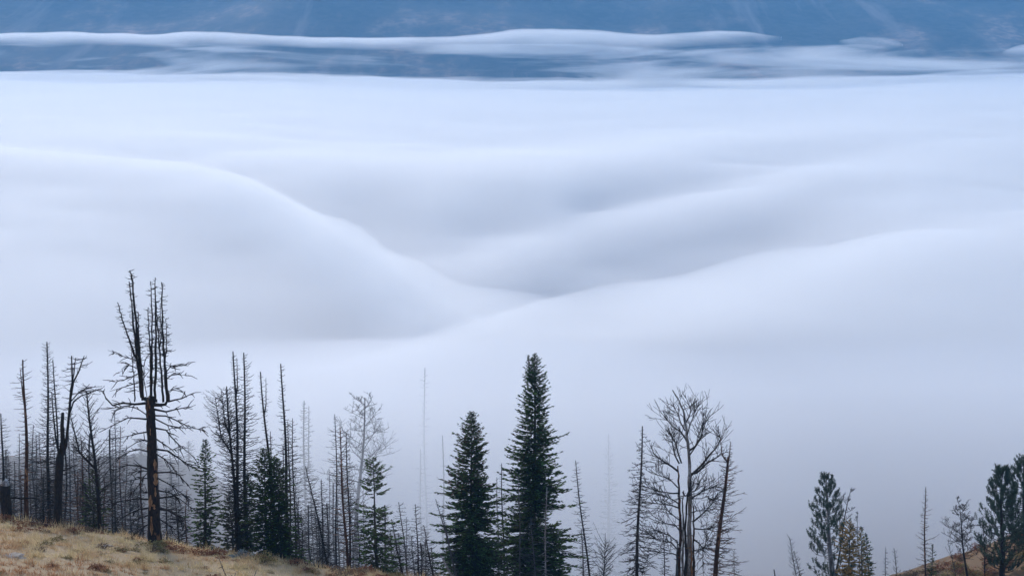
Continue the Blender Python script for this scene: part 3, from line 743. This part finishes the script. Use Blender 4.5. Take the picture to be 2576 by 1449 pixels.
RIDGE = [(20 + 24 * i + rnd(-9, 9), rnd(1085, 1150) + (i % 3) * 8, rnd(106, 130)) for i in range(20)]
for i, (tx, ty, D) in enumerate(RIDGE):
    conifer_snag("dead_conifer", (tx + 3, 1230), (tx, ty), D, "hazy dead tree, %s from the left along the brown rise behind the burnt snags" % ORD[i], .08, rnd(.8, 1.3), 70, .05, p=.5, twigs=3, bark=B_BROWN, group="hazy dead trees on the brown rise", rb=.02)
def fallen_log(x0, y0, D0, x1, y1, D1, r, mat, label):
    a, c = P(x0, y0, D0), P(x1, y1, D1); a.z = gz(a.x, D0) + r * .9; c.z = gz(c.x, D1) + r * .7
    root = empty("fallen_log", a, label, "log")
    m = MB(); v = c - a; q = [v * (i / 6) + Vector((0, 0, rnd(-.02, .03))) for i in range(7)]
    m.tube(q, [r * (1 - .5 * i / 6) for i in range(7)], 8); m.build("trunk", mat, root)
    for i in range(5):
        s = MB(); branch(s, at(q, .15 + .17 * i), rnd(0, 6.28), rnd(.3, .8), .02, rnd(.3, 1.0), .1, 0, 2); s.build("limb", mat, root)
fallen_log(75, 1312, 63.5, 215, 1325, 64.2, .11, B_RED, "reddish fallen trunk lying along the crest below the forked snag")
fallen_log(740, 1405, 62.5, 822, 1415, 63.6, .1, B_CHAR, "black fallen trunk on the crest under the leaning grey dead tree")
fallen_log(560, 1420, 56, 640, 1436, 55, .07, B_GREY, "grey fallen pole in the grass below the pale sage bush")

# ------------------------------------------------------------------ clump right of the candelabra snag
fir("slender_fir", (515, 1360), (517, 1105), 67, "slender green fir just right of the candelabra snag", 0.82, 260, dull=.75, fresh=.4, shape=.6)
conifer_snag("dead_conifer", (595, 1340), (570, 972), 69, "bushy dead conifer with a crooked double top right of the slender fir", 0.12, 1.15, 150, .1, p=.35, pitch=4, sag=.1, up=.35, twigs=4, fork=[(0.62, 541, 998), (0.72, 557, 985)], bark=B_CHAR, left=1.15)
conifer_snag("dead_conifer", (602, 1350), (586, 884), 70, "left one of the two tallest dead spires in the middle clump", 0.12, .95, 150, .1, p=.7, twigs=3, fork=[(0.78, 596, 900)], bark=B_CHAR)
conifer_snag("dead_conifer", (621, 1350), (613, 887), 71, "right one of the two tallest dead spires in the middle clump", 0.12, 1.25, 170, .1, p=.8, twigs=4, sag=.08, up=.3, bark=B_CHAR, right=1.25)
fir("slender_fir", (622, 1360), (622, 1195), 70.5, "dull dark fir at the feet of the two tallest dead spires", .75, 200, dull=.9, fresh=.05, shape=.5)
fir("slender_fir", (585, 1360), (575, 1235), 70, "short dull fir under the bushy dead conifer", .8, 150, dull=1.0, fresh=.03, shape=.5, gaps=.1)
conifer_snag("dead_conifer", (694, 1390), (655, 935), 68, "leaning dead spire with a forked tip above the dark firs", 0.11, .5, 70, .3, p=.4, twigs=2, fork=[(0.78, 669, 950)], bark=B_CHAR, rb=.014)
conifer_snag("dead_conifer", (728, 1420), (706, 915), 67.5, "single straight dead spire rising from the dark firs", 0.115, .85, 80, .2, p=.55, twigs=2, bark=B_CHAR, pitch=-4)
fir("broad_fir", (672, 1370), (664, 1128), 66.5, "dark olive fir with a blunt top under the forked spire", .85, 330, dull=.45, fresh=.12, shape=.5, tipw=.3)
fir("broad_fir", (708, 1390), (694, 1150), 66, "dark bushy fir at the foot of the straight dead spire", 1.05, 330, dull=.6, fresh=.15, shape=.6)
for (tx, ty, fx, D, w, lab) in ((736, 1052, 742, 80, 1.0, "grey dead conifer just right of the straight dead spire"), (724, 1060, 730, 84, .9, "faded dead conifer half hidden by the straight dead spire"), (712, 1120, 712, 78, .6, "short thin dead tree at the straight dead spire"), (680, 1085, 684, 86, .6, "faded thin dead tree behind the leaning forked spire")):
    conifer_snag("dead_conifer", (fx, 1390), (tx, ty), D, lab, .08, w, 90, .05, p=.35, twigs=3, bark=B_BROWN)

# ------------------------------------------------------------------ misty trees in the middle
for (tx, ty, fx, D, w, n, lab) in (
    (765, 1008, 768, 118, 1.1, 110, "ghostly double-tipped dead tree fading into the mist"), (1069, 925, 1072, 150, 1.3, 80, "very faint tall dead trunk alone in the fog"), (1113, 1095, 1118, 122, .4, 36, "faint leaning pole left of the two big firs"),
    (1058, 1130, 1062, 140, .7, 60, "barely visible dead tree low in the fog"), (808, 1205, 812, 84, 1.0, 110, "grey dead conifer with drooping branches in the misty gap"), (768, 1172, 822, 80, 1.1, 110, "leaning grey dead tree in the misty gap"),
    (782, 1215, 788, 98, 1.0, 100, "pale dead tree behind the leaning one in the misty gap"), (828, 1180, 832, 100, .9, 100, "pale dead tree between the misty gap and the bare spreading tree"), (842, 1042, 848, 88, .9, 100, "faded tall dead conifer left of the bare spreading tree"),
    (750, 1250, 752, 90, .9, 100, "short pale dead tree right of the dark firs"), (850, 1250, 852, 92, .8, 80, "short pale dead tree under the bare spreading tree"),
    (1262, 1165, 1266, 88, .7, 90, "grey dead conifer seen between the two big firs"), (1250, 1200, 1252, 94, .6, 80, "faint dead tree between the two big firs"), (1022, 1300, 1024, 100, .7, 70, "small faded dead tree beside the crooked fir"), (1448, 1158, 1476, 79, .85, 120, "leaning dead larch with fine twigs right of the tallest fir"), (1462, 1330, 1466, 90, .6, 70, "short faded dead tree at the leaning dead larch")):
    conifer_snag("dead_conifer", (fx, 1410), (tx, ty), D, lab, .085 if D < 110 else .16, w, n, .06, p=.45, twigs=3, bark=B_BROWN if D < 95 else B_GREY, fork=[(0.5, tx + 12, ty + 12)] if "double" in lab else None, rb=.015 if D < 110 else .03, group="dead trees fading into the mist")
fir("distant_conifer", (1531, 1420), (1531, 1090), 146, "ghostly conifer silhouette deep in the fog right of the tallest fir", 1.9, 200, dull=.6, group="dead trees fading into the mist", dens=.7)
bare_tree("bare_spreading_tree", (897, 1410), (918, 1000), 104, "misty bare tree with a wide spreading crown above the crooked fir", .24, 2.9, .36, 26, B_BROWN, kids=(4, 6), updir=.5, lr=.22, trop=.1)
conifer_snag("dead_conifer", (874, 1412), (855, 1075), 66.5, "thin red-brown dead tree in front of the bare spreading tree", .085, .75, 70, .1, p=.25, twigs=2, bark=B_RED, pitch=6, group=G)
conifer_snag("dead_conifer", (880, 1412), (871, 1088), 72, "thin dark dead tree just right of the red-brown one", .075, .7, 80, .1, p=.3, twigs=3, bark=B_BROWN, group=G)
fir("crooked_fir", (948, 1432), (938, 1150), 66, "crooked fir with uneven boughs at the end of the grass slope", .95, 210, dull=.45, fresh=.35, shape=.45, gaps=.18, extra=.12, tipw=.24)

for (tx, ty, fx, fy, D, w, bark, lab) in (
    (1003, 1262, 1025, 1440, 70, .7, B_GREY, "leaning grey dead sapling right of the crooked fir"), (1045, 1268, 1052, 1440, 70, .6, B_BROWN, "upright dead sapling in the gap left of the big firs"), (985, 1305, 1012, 1440, 67, .45, B_BROWN, "bent dead sapling touching the crooked fir"),
    (1066, 1320, 1090, 1449, 68, .7, B_BROWN, "slanting dead sapling with a long side limb"), (1070, 1355, 1072, 1449, 72, .6, B_GREY, "short grey dead sapling low in the gap left of the big firs"),
    (1096, 1255, 1150, 1449, 70, .35, B_GREY, "bare pole leaning into the left side of the shorter big fir"), (1112, 1290, 1150, 1449, 72, .3, B_GREY, "second thinner pole leaning into the shorter big fir"), (1108, 1395, 1150, 1470, 66, .2, B_PALE, "pale dead stick leaning in front of the shorter big fir"),
    (1376, 1225, 1371, 1449, 70, .45, B_PALE, "pale thin dead trunk in front of the tallest fir"), (1302, 1190, 1310, 1449, 71, .8, B_GREY, "grey dead tree with drooping twigs against the tallest fir"), (1335, 1300, 1345, 1449, 70, .7, B_GREY, "short grey dead tree low against the tallest fir")):
    conifer_snag("dead_sapling", (fx, fy), (tx, ty), D, lab, .06, w, 60, .08, p=.3, twigs=3, bark=bark, group="dead saplings in front of the firs", rb=.014)

UND = [(742, 1190, 88, 1.0), (756, 1290, 82, 1.1), (775, 1270, 86, 1.1), (792, 1255, 92, 1.0), (800, 1300, 80, 1.0), (822, 1265, 90, 1.1), (838, 1215, 94, 1.0), (862, 1190, 96, 1.0), (882, 1240, 90, 1.0), (898, 1290, 84, 1.0), (915, 1260, 92, 1.0), (968, 1270, 88, 1.0), (982, 1330, 80, .9), (1002, 1340, 84, .9), (1036, 1345, 86, .9), (1058, 1365, 80, .8), (1085, 1375, 84, .8)]
for i, (tx, ty, D, w) in enumerate(UND):
    conifer_snag("dead_conifer", (tx + 4, 1420), (tx, ty), D, "short misty dead conifer, %s from the left between the dark firs and the big firs" % ORD[i], .06, w, 110, .03, p=.35, twigs=4, bark=(B_GREY, B_BROWN)[i % 2], group="misty undergrowth of dead conifers", rb=.014, tip=R.choice([.2, .3, .7]), wob=rnd(.004, .025))

# ------------------------------------------------------------------ the two big firs
fir("big_fir", (1187, 1449), (1187, 1035), 74, "shorter of the two big dark firs in the middle", 2.45, 860, dull=.3, fresh=.42, shape=.74, extra=.12, tipw=.12, red=.18)
fir("big_fir", (1343, 1449), (1345, 888), 75, "tallest dark fir with a double tip in the middle of the view", 2.7, 1080, dull=.35, fresh=.42, shape=.8, extra=.12, twin=(0.86, 1329, 893), tipw=.12, red=.05)

# ------------------------------------------------------------------ bare snags right of the middle
conifer_snag("tasselled_snag", (1604, 1449), (1616, 1072), 72, "dead conifer with long drooping tasselled branches left of the pale double snag", .12, 1.75, 110, .1, p=.85, pitch=-22, sag=.28, up=.35, twigs=9, bark=B_BROWN, left=1.15, rb=.02)
def double_snag():
    D = 71.5; b, t = stand((1722, 1449), (1722, 1200), D)
    root = empty("double_trunk_snag", b, "big bare snag with two pale peeling trunks and a tangled crown", "tree")
    X = lambda zx, zy, dy=0: P((2000 + zx * .4315) * .7938, (1200 + zy * .4313) * .7938, D + dy) - b
    trunks = [([(425, 1560), (430, 1300), (424, 1080), (434, 880), (426, 700), (427, 560), (415, 440), (400, 330), (385, 250), (360, 180), (304, 82)], .15, 0.0, B_PALE),
              ([(350, 1560), (346, 1340), (364, 1150), (356, 950), (352, 800), (343, 640)], .15, 0.25, B_RED),
              ([(392, 1560), (402, 1300), (398, 1080), (414, 860), (440, 760)], .11, -.1, B_CHAR), ([(372, 1560), (380, 1300), (384, 1100), (376, 900), (384, 820)], .1, .1, B_PALE),
              ([(335, 1560), (338, 1330), (340, 1180)], .11, -.2, B_GREY), ([(460, 1560), (458, 1250), (460, 1000), (446, 860)], .1, .2, B_RED), ([(442, 1560), (446, 1320), (440, 1150)], .09, -.15, B_TAN)]
    for lp, r, dy, mt in trunks:
        m = MB(); n = len(lp); q = [X(x, y, dy) for x, y in lp]; foot = q[0].copy()
        if foot.z > 0: q.insert(0, Vector((foot.x, foot.y, -0.2))); n += 1
        qq = [at(q, i / 26) + (Vector((rnd(-.03, .03), rnd(-.03, .03), 0)) if i else Vector((0, 0, 0))) for i in range(27)]
        m.tube(qq, [r * (1 - .8 * (i / 26) ** 0.95) * rnd(.82, 1.2) for i in range(27)], 9)
        for i in range(7):
            s_ = rnd(.25, .9); m.tube([at(qq, s_), at(qq, s_) + Vector((rnd(-.3, .3), rnd(-.3, .1), rnd(0, .25)))], [.035, .015], 4)
        m.build("trunk", mt, root)
    limbs = [([(430, 700), (480, 690), (520, 650), (570, 610), (630, 580), (660, 540)], .07, 0), ([(428, 720), (480, 670), (530, 630), (575, 560), (620, 510), (660, 450), (645, 410)], .07, .5),
             ([(425, 530), (470, 490), (510, 430), (525, 380), (535, 270)], .06, 0), ([(420, 480), (395, 440), (360, 390), (310, 350), (270, 310), (245, 285)], .06, .4),
             ([(345, 680), (300, 640), (250, 610), (210, 590), (165, 545), (140, 490)], .065, 0), ([(352, 620), (320, 560), (305, 480), (295, 400)], .05, -.5), ([(370, 620), (350, 560), (330, 480), (300, 430), (265, 400)], .05, .5),
             ([(430, 560), (460, 520), (480, 480), (500, 410), (520, 340)], .04, -.6), ([(405, 320), (430, 260), (445, 180)], .045, .2), ([(410, 420), (440, 330), (460, 260), (465, 200)], .035, -.4), ([(395, 380), (360, 320), (340, 260), (310, 200)], .04, -.3),
             ([(440, 880), (490, 850), (530, 820), (580, 798), (640, 800)], .05, .2), ([(455, 1050), (500, 1010), (550, 970), (590, 920), (640, 840)], .05, -.4), ([(440, 830), (470, 830), (490, 780), (500, 760)], .04, .4), ([(450, 880), (520, 875), (560, 860), (590, 890)], .03, -.5),
             ([(350, 840), (300, 840), (240, 830), (170, 820), (110, 800)], .05, 0), ([(355, 920), (300, 880), (250, 870), (180, 840), (120, 845)], .04, .5), ([(355, 950), (300, 930), (230, 920), (140, 910)], .045, -.5), ([(358, 1040), (310, 1000), (260, 960), (200, 950)], .035, .4),
             ([(362, 1120), (320, 1070), (260, 1060), (180, 1045)], .045, -.2), ([(345, 800), (290, 740), (220, 720), (150, 690)], .04, .3), ([(345, 1260), (300, 1200), (240, 1190), (150, 1170)], .045, -.4), ([(350, 1300), (300, 1280), (220, 1270), (120, 1290)], .04, .4), ([(345, 1200), (290, 1150), (220, 1120), (160, 1130)], .035, .6),
             ([(460, 1100), (520, 1110), (580, 1100), (660, 1080)], .045, .3), ([(462, 1180), (500, 1210), (530, 1250), (530, 1400)], .05, -.2), ([(525, 1260), (545, 1220), (560, 1150)], .03, -.2), ([(462, 1260), (520, 1250), (600, 1210)], .03, .5), ([(445, 980), (500, 960), (560, 960)], .03, -.6), ([(380, 830), (400, 862), (425, 850), (432, 790)], .055, -.2)]
    for lp, r, dy in limbs:
        m = MB(); n = len(lp); q = [X(x + (rnd(-5, 5) if i else 0), y + (rnd(-5, 5) if i else 0), dy * 2 * i / (n - 1)) for i, (x, y) in enumerate(lp)]
        m.tube(q, [r * (1 - .72 * i / (n - 1)) for i in range(n)], 6)
        Ln = sum((q[i + 1] - q[i]).length for i in range(n - 1))
        for k in range(int(6 + Ln * 5.5)):
            s = rnd(.25, 1); d = (at(q, min(s + .08, .999)) - at(q, max(s - .08, 0))).normalized()
            d = (d * .8 + Vector((rnd(-.7, .7), rnd(-.8, .8), rnd(-.6, .6)))).normalized()
            grow(m, at(q, s), d, rnd(.35, 1.25), .018, 2, 0, .6, .1, (1, 2))
        m.build("limb", B_BROWN, root)
double_snag()
conifer_snag("dead_conifer", (1802, 1449), (1832, 1150), 71, "red-barked dead conifer with branches swept right of the pale double snag", .17, 1.35, 150, .08, p=.25, pitch=-4, sag=.06, up=.1, twigs=5, bark=B_RED, fork=[(0.97, 1812, 1102), (0.97, 1838, 1110)], left=.55, right=1.15, rb=.019, tip=.35)
conifer_snag("dead_conifer", (1672, 1449), (1668, 1330), 73, "short dead sapling between tasselled snag and pale double snag", .05, .8, 60, .1, p=.3, twigs=4, bark=B_BROWN)
conifer_snag("dead_conifer", (1518, 1449), (1522, 1368), 72, "low bushy dead sapling left of the tasselled snag", .05, .9, 60, .1, p=.2, twigs=5, bark=B_GREY, pitch=25)
conifer_snag("dead_conifer", (1848, 1449), (1846, 1385), 70.5, "short yellowish dead sapling at the foot of the red-barked conifer", .05, .6, 60, .05, p=.3, twigs=5, bark=B_PALE)

# ------------------------------------------------------------------ right side
conifer_snag("broken_snag", (1950, 1449), (1947, 1432), 74, "dark tip of a broken snag alone at the bottom edge", .11, .12, 10, .6, bark=B_CHAR, twigs=1)
conifer_snag("dead_sapling", (2002, 1449), (1987, 1352), 92, "thin leaning dead sapling left of the grey-trunked pine", .05, .6, 40, .15, p=.3, twigs=3, bark=B_GREY, pitch=25)
conifer_snag("dead_sapling", (2012, 1449), (1998, 1385), 92.5, "short crooked dead sapling against the grey-trunked pine", .05, .7, 30, .15, p=.3, twigs=3, bark=B_BROWN, pitch=10)
tufted_pine("tufted_pine", (2096, 1449), (2078, 1200), 93, "grey-trunked tufted pine standing alone right of the bare snags", 1.9, 100, bark=B_PALE, widest=.42, tufts=6, clump=.3)
bare_tree("bare_snag", (2098, 1440), (2142, 1225), 94.5, "thin bare snag rising behind the grey-trunked pine", .1, 1.0, .5, 9, B_BROWN, kids=(3, 4))
bare_tree("bare_snag", (2160, 1440), (2158, 1285), 95.5, "small pale bare snag above the amber conifers", .06, .7, .5, 8, B_GREY, kids=(3, 4))
fir("amber_conifer", (2136, 1449), (2138, 1312), 90, "amber young conifer against the grey-trunked pine", 1.0, 240, needles=(N_AMBER, N_AMBER, N_DULL), dull=.3, shape=.5, group="young conifers beside the grey-trunked pine", tipw=.3)
fir("amber_conifer", (2168, 1449), (2166, 1325), 90.5, "yellow-green young conifer right of the amber one", .75, 210, needles=(N_AMBER, N_FIR2, N_DULL), fresh=.4, dull=.25, shape=.6, group="young conifers beside the grey-trunked pine")
fir("young_conifer", (2186, 1449), (2178, 1340), 91, "dark green young conifer at the right of the amber ones", .65, 190, dull=.5, shape=.7, group="young conifers beside the grey-trunked pine")
conifer_snag("dead_sapling", (2229, 1449), (2228, 1375), 89, "little grey dead conifer with tiered branches on the slope foot", .04, .5, 60, .05, p=.7, twigs=4, bark=B_GREY)
conifer_snag("dead_sapling", (2256, 1449), (2249, 1378), 89.5, "little dead tree with few limbs beside the tiered one", .05, .4, 24, .3, p=.3, twigs=3, bark=B_BROWN, pitch=25)
conifer_snag("dead_conifer", (2328, 1425), (2329, 1225), 89, "slim dead conifer with a red-brown trunk standing on the right mound", .085, .7, 90, .08, p=.5, twigs=2, bark=B_RED, pitch=2, sag=.1)
fir("young_conifer", (2345, 1412), (2346, 1368), 90, "tiny fir at the foot of the slim dead conifer", .42, 120, dull=.4, group="young conifers beside the grey-trunked pine")
bare_tree("bare_round_tree", (2428, 1405), (2412, 1262), 93, "small bare tree with a rounded twiggy crown on the mound", .09, 1.35, .3, 20, B_BROWN, kids=(4, 6), updir=.55, lr=.25, trop=.1)
conifer_snag("dead_sapling", (2476, 1400), (2472, 1300), 93, "thin dead sapling touching the big pine at the right edge", .05, .55, 40, .1, p=.3, twigs=4, bark=B_BROWN, pitch=30)
conifer_snag("dead_sapling", (2395, 1408), (2385, 1360), 91, "faint short sapling left of the round bare tree", .03, .35, 20, .2, p=.3, twigs=3, bark=B_GREY, pitch=35)
tufted_pine("tufted_pine", (2520, 1395), (2522, 1180), 92, "broad dark pine at the right edge, the left one of two", 2.0, 100, bark=B_BROWN, widest=.3, tufts=6, s_lo=.06)
tufted_pine("tufted_pine", (2585, 1390), (2574, 1160), 94, "dark pine cut off by the right edge of the view", 2.2, 100, bark=B_BROWN, widest=.3, tufts=6, s_lo=.06)

# ------------------------------------------------------------------ grass and low shrubs
def mat_grass():
    t = NT("dry_autumn_grass")
    tc = t.n("ShaderNodeNewGeometry").outputs["Position"]
    n1 = t.noise(0.42, 4, tc); n2 = t.noise(2.3, 3, tc)
    c = t.ramp(n1, [(0.36, (0.42, 0.18, 0.08)), (0.44, (0.58, 0.34, 0.16)), (0.52, (0.7, 0.52, 0.27)), (0.66, (0.76, 0.62, 0.34))])
    c2 = t.ramp(n2, [(0.35, (0.26, 0.18, 0.08)), (0.5, (0.58, 0.46, 0.27)), (0.66, (0.74, 0.64, 0.42))])
    c = t.mix(0.5, c, c2)
    n3 = t.noise(0.5, 4, tc); n4 = t.noise(6.0, 2, tc)
    sp = t.n("ShaderNodeSeparateXYZ", {0: tc})
    near = t.n("ShaderNodeMapRange", {"Value": sp.outputs[1], "From Min": 58.0, "From Max": 49.0, "To Min": -0.1, "To Max": 0.22}).outputs[0]
    k = t.n("ShaderNodeMath", {0: n3, 1: near}, operation='ADD').outputs[0]
    k = t.n("ShaderNodeMath", {0: k, 1: t.n("ShaderNodeMapRange", {"Value": sp.outputs[0], "From Min": 16.0, "From Max": 24.0, "To Min": 0.0, "To Max": 0.22}).outputs[0]}, operation='ADD').outputs[0]
    c = t.mix(t.ramp(k, [(0.5, (0, 0, 0)), (0.62, (0.85, 0.85, 0.85))]), c, t.ramp(n4, [(0.35, (0.2, 0.08, 0.04)), (0.65, (0.55, 0.27, 0.12))]))
    b = t.n("ShaderNodeBsdfDiffuse", {"Color": c}); tr = t.n("ShaderNodeBsdfTranslucent", {"Color": c})
    mx = t.n("ShaderNodeMixShader", {0: 0.4, 1: b.outputs[0], 2: tr.outputs[0]})
    t.t.links.new(mx.outputs[0], t.out.inputs["Surface"])
    return t.m
def mat_leaves(name, cols):
    return mat_needles(name, cols, 2.5)

def blades(n, region, hmin, hmax):
    """Blades rooted on the ground, as arrays of triangles."""
    x0, x1, y0, y1 = region
    nc = n // 14
    cx = NR.uniform(x0, x1, nc); cy = NR.uniform(y0, y1, nc)
    x = np.repeat(cx, 14) + NR.normal(0, 0.09, nc * 14); y = np.repeat(cy, 14) + NR.normal(0, 0.09, nc * 14)
    pat = 0.75 + 0.9 * np.array([mnoise.noise((a * .8, b * .8, 2.0)) for a, b in zip(cx, cy)])
    hh = np.repeat(NR.uniform(hmin, hmax, nc) * np.clip(pat, .3, 1.6), 14) * NR.uniform(0.5, 1.15, nc * 14)
    return x, y, hh
parts_ = [blades(110000, (-27, 2, 43, 67), .06, .24), blades(26000, (-27, 2, 44, 66), .28, .6), blades(30000, (22, 44, 84, 101), .1, .3)]
gx = np.concatenate([p[0] for p in parts_]); gy = np.concatenate([p[1] for p in parts_]); gh = np.concatenate([p[2] for p in parts_])
# heights from a fine lookup of the ground sheet
def lookup(x, y):
    z = np.empty_like(x)
    for (x0, x1, y0, y1) in ((-28, 3, 42, 68), (21, 45, 83, 102)):
        m = (x >= x0) & (x <= x1) & (y >= y0) & (y <= y1)
        if not m.any(): continue
        LX = np.linspace(x0, x1, 100); LY = np.linspace(y0, y1, 100); A, B = np.meshgrid(LX, LY); T = ground(A, B)
        fx = (x[m] - x0) / (x1 - x0) * 98.999; fy = (y[m] - y0) / (y1 - y0) * 98.999
        i = fx.astype(int); j = fy.astype(int); fx -= i; fy -= j
        z[m] = T[j, i] * (1 - fx) * (1 - fy) + T[j, i + 1] * fx * (1 - fy) + T[j + 1, i] * (1 - fx) * fy + T[j + 1, i + 1] * fx * fy
    return z
gzv = lookup(gx, gy) - 0.02
n = len(gx); a = NR.uniform(0, 6.283, n); wdt = NR.uniform(0.007, 0.016, n); ln_ = gh * NR.uniform(.15, .7, n); la = NR.uniform(0, 6.283, n)
V = np.empty((n, 3, 3))
V[:, 0] = np.stack([gx - np.cos(a) * wdt, gy - np.sin(a) * wdt, gzv], 1)
V[:, 1] = np.stack([gx + np.cos(a) * wdt, gy + np.sin(a) * wdt, gzv], 1)
V[:, 2] = np.stack([gx + np.cos(la) * ln_, gy + np.sin(la) * ln_, gzv + gh], 1)
me = bpy.data.meshes.new("grass"); me.vertices.add(n * 3); me.vertices.foreach_set("co", V.ravel())
me.loops.add(n * 3); me.loops.foreach_set("vertex_index", np.arange(n * 3, dtype=np.int32))
me.polygons.add(n); me.polygons.foreach_set("loop_start", np.arange(0, n * 3, 3, dtype=np.int32))
me.update(calc_edges=True); me.validate(); me.materials.append(mat_grass())
go = bpy.data.objects.new("grass", me); link(go)
tag(go, "dry tan grass covering the hill crest and the right mound", "grass", kind="stuff")

SH = {"rust": mat_leaves("rust_red_leaves", [(0.1, 0.036, 0.022), (0.24, 0.09, 0.045), (0.4, 0.18, 0.09)]),
      "olive": mat_leaves("olive_leaves", [(0.11, 0.08, 0.028), (0.25, 0.19, 0.07), (0.44, 0.34, 0.15)]),
      "sage": mat_leaves("grey_sage_leaves", [(0.1, 0.11, 0.1), (0.2, 0.215, 0.2), (0.34, 0.36, 0.34)]),
      "brown": mat_leaves("brown_leaves", [(0.07, 0.042, 0.026), (0.15, 0.095, 0.058), (0.27, 0.18, 0.11)])}
def shrub_mesh(kind, seed, nl=420):
    rg = np.random.default_rng(seed); lf = MB(); tw = MB()
    for k in range(16):
        az = rg.uniform(0, 6.28); e = rg.uniform(.3, 1.4); d = Vector((math.cos(az) * math.cos(e), math.sin(az) * math.cos(e), math.sin(e) * .8)) * rg.uniform(.55, .9)
        tw.tube([Vector((0, 0, -.05)), d * .5 + Vector((0, 0, .05)), d], [.02, .014, .006], 3)
    az = rg.uniform(0, 6.28, nl); e = np.arcsin(rg.uniform(0, 1, nl)); r = rg.uniform(.45, 1, nl) ** .5 * (1 + .25 * np.sin(az * 3 + seed) + .18 * np.sin(e * 5 + az * 2))
    A = np.stack([np.cos(az) * np.cos(e) * r, np.sin(az) * np.cos(e) * r, np.sin(e) * r * .72], 1)
    dv = rg.normal(0, 1, (nl, 3)) + A * 1.2; dv /= np.linalg.norm(dv, axis=1)[:, None]
    wv = np.cross(dv, rg.normal(0, 1, (nl, 3))); wv /= np.linalg.norm(wv, axis=1)[:, None]
    lf.kites(A, dv * rg.uniform(.12, .24, nl)[:, None], wv * rg.uniform(.03, .07, nl)[:, None], 0)
    return lf, tw
PROTO = {}
def shrub(kind, px, py, D, size, label, group):
    key = (kind, R.randint(0, 2))
    p = P(px, py, D); z = gz(p.x, D) - .03
    root = empty("low_shrub", (p.x, D, z), label, "shrub", group)
    root.rotation_euler.z = rnd(0, 6.28); root.scale = (size * rnd(.9, 1.25), size * rnd(.9, 1.25), size * rnd(.65, .9))
    if key not in PROTO:
        lf, tw = shrub_mesh(kind, 7 + 13 * key[1] + len(kind))
        PROTO[key] = (lf.build("foliage", SH[kind], root, False), tw.build("twigs", B_BROWN, root))
    else:
        for q in PROTO[key]:
            c = q.copy(); link(c); c.parent = root
shrub("sage", 608, 1378, 62, .55, "pale grey-green sage bush on the crest below the middle clump", None)
shrub("olive", 382, 1335, 61.5, .6, "olive bush at the left foot of the candelabra snag", None)
shrub("olive", 660, 1388, 61.5, .6, "olive-brown bush right of the pale sage bush", None)
shrub("rust", 440, 1358, 62, .5, "reddish bush at the right foot of the candelabra snag", None)
shrub("rust", 500, 1362, 62, .55, "reddish bush in front of the slender green fir", None)
shrub("rust", 545, 1370, 62.5, .45, "reddish bush left of the pale sage bush", None)
shrub("rust", 5, 1305, 63, .5, "reddish bush in front of the black stump", None)
shrub("rust", 185, 1326, 62, .4, "dark red tuft on the crest below the forked snag", None)
gl = {"rust": ("low rusty shrub in the grass of the slope", "rusty shrubs scattered in the grass"), "olive": ("low olive shrub in the grass of the slope", "olive shrubs scattered in the grass"), "brown": ("low dark brown shrub in the grass of the slope", "brown shrubs scattered in the grass")}
for k in range(120):
    px = rnd(-20, 1000); D = rnd(45, 61.5)
    kind = R.choices(["rust", "olive", "brown"], [5 if D < 52 or px > 700 else 2, 2.5, 1.6])[0]
    shrub(kind, px, 1380, D, rnd(.12, .34), *gl[kind])
for k in range(46):
    px = rnd(-10, 1040); D = rnd(60.5, 64.0)
    kind = R.choices(["rust", "olive", "brown"], [5, 2, 2])[0]
    shrub(kind, px, 1380, D, rnd(.2, .46), "low %s shrub along the hill crest in front of the trees" % {"rust": "rusty", "olive": "olive", "brown": "dark brown"}[kind], {"rust": "rusty", "olive": "olive", "brown": "dark brown"}[kind] + " shrubs along the crest")
gr = {"rust": ("low rusty shrub on the right mound", "rusty shrubs on the right mound"), "olive": ("low olive shrub on the right mound", "olive shrubs on the right mound"), "brown": ("low dark brown shrub on the right mound", "brown shrubs on the right mound")}
for k in range(85):
    px = rnd(2240, 2600); D = rnd(91, 99); kind = R.choices(["rust", "olive", "brown"], [3, 3, 3])[0]
    shrub(kind, px, 1400, D, rnd(.25, .7), *gr[kind])

def rock(px, py, D, size, label):
    p = P(px, py, D); z = gz(p.x, D)
    rg = random.Random(int(px)); v = []; f = []
    for i in range(5):
        for j in range(9):
            e = -0.5 + 2.0 * i / 4; a = 6.283 * j / 9
            r = (1 + rg.uniform(-.16, .16)) * math.cos(min(e, 1.4)) ** 0.6
            v.append((p.x + size * 1.3 * r * math.cos(a), D + size * r * math.sin(a), z - size * .12 + size * .4 * math.sin(e)))
    for i in range(4):
        for j in range(9): f.append((i * 9 + j, i * 9 + (j + 1) % 9, (i + 1) * 9 + (j + 1) % 9, (i + 1) * 9 + j))
    f.append(tuple(36 + j for j in range(9)))
    t = M_ROCK
    tag(mesh_obj("rock", v, f, t, smooth=False), label, "rock")
_t = NT("pale_lichen_rock"); M_ROCK = _t.surf(_t.ramp(_t.noise(6, 5), [(0.35, (0.2, 0.15, 0.11)), (0.6, (0.48, 0.4, 0.32))]), 0.9, _t.noise(18, 3), 0.04)
rock(28, 1372, 54, .42, "flat pale rock in the grass near the left edge")
rock(302, 1441, 47.5, .3, "small pale stone at the bottom edge below the candelabra snag")
rock(268, 1345, 60, .22, "small pale stone on the crest left of the candelabra snag")
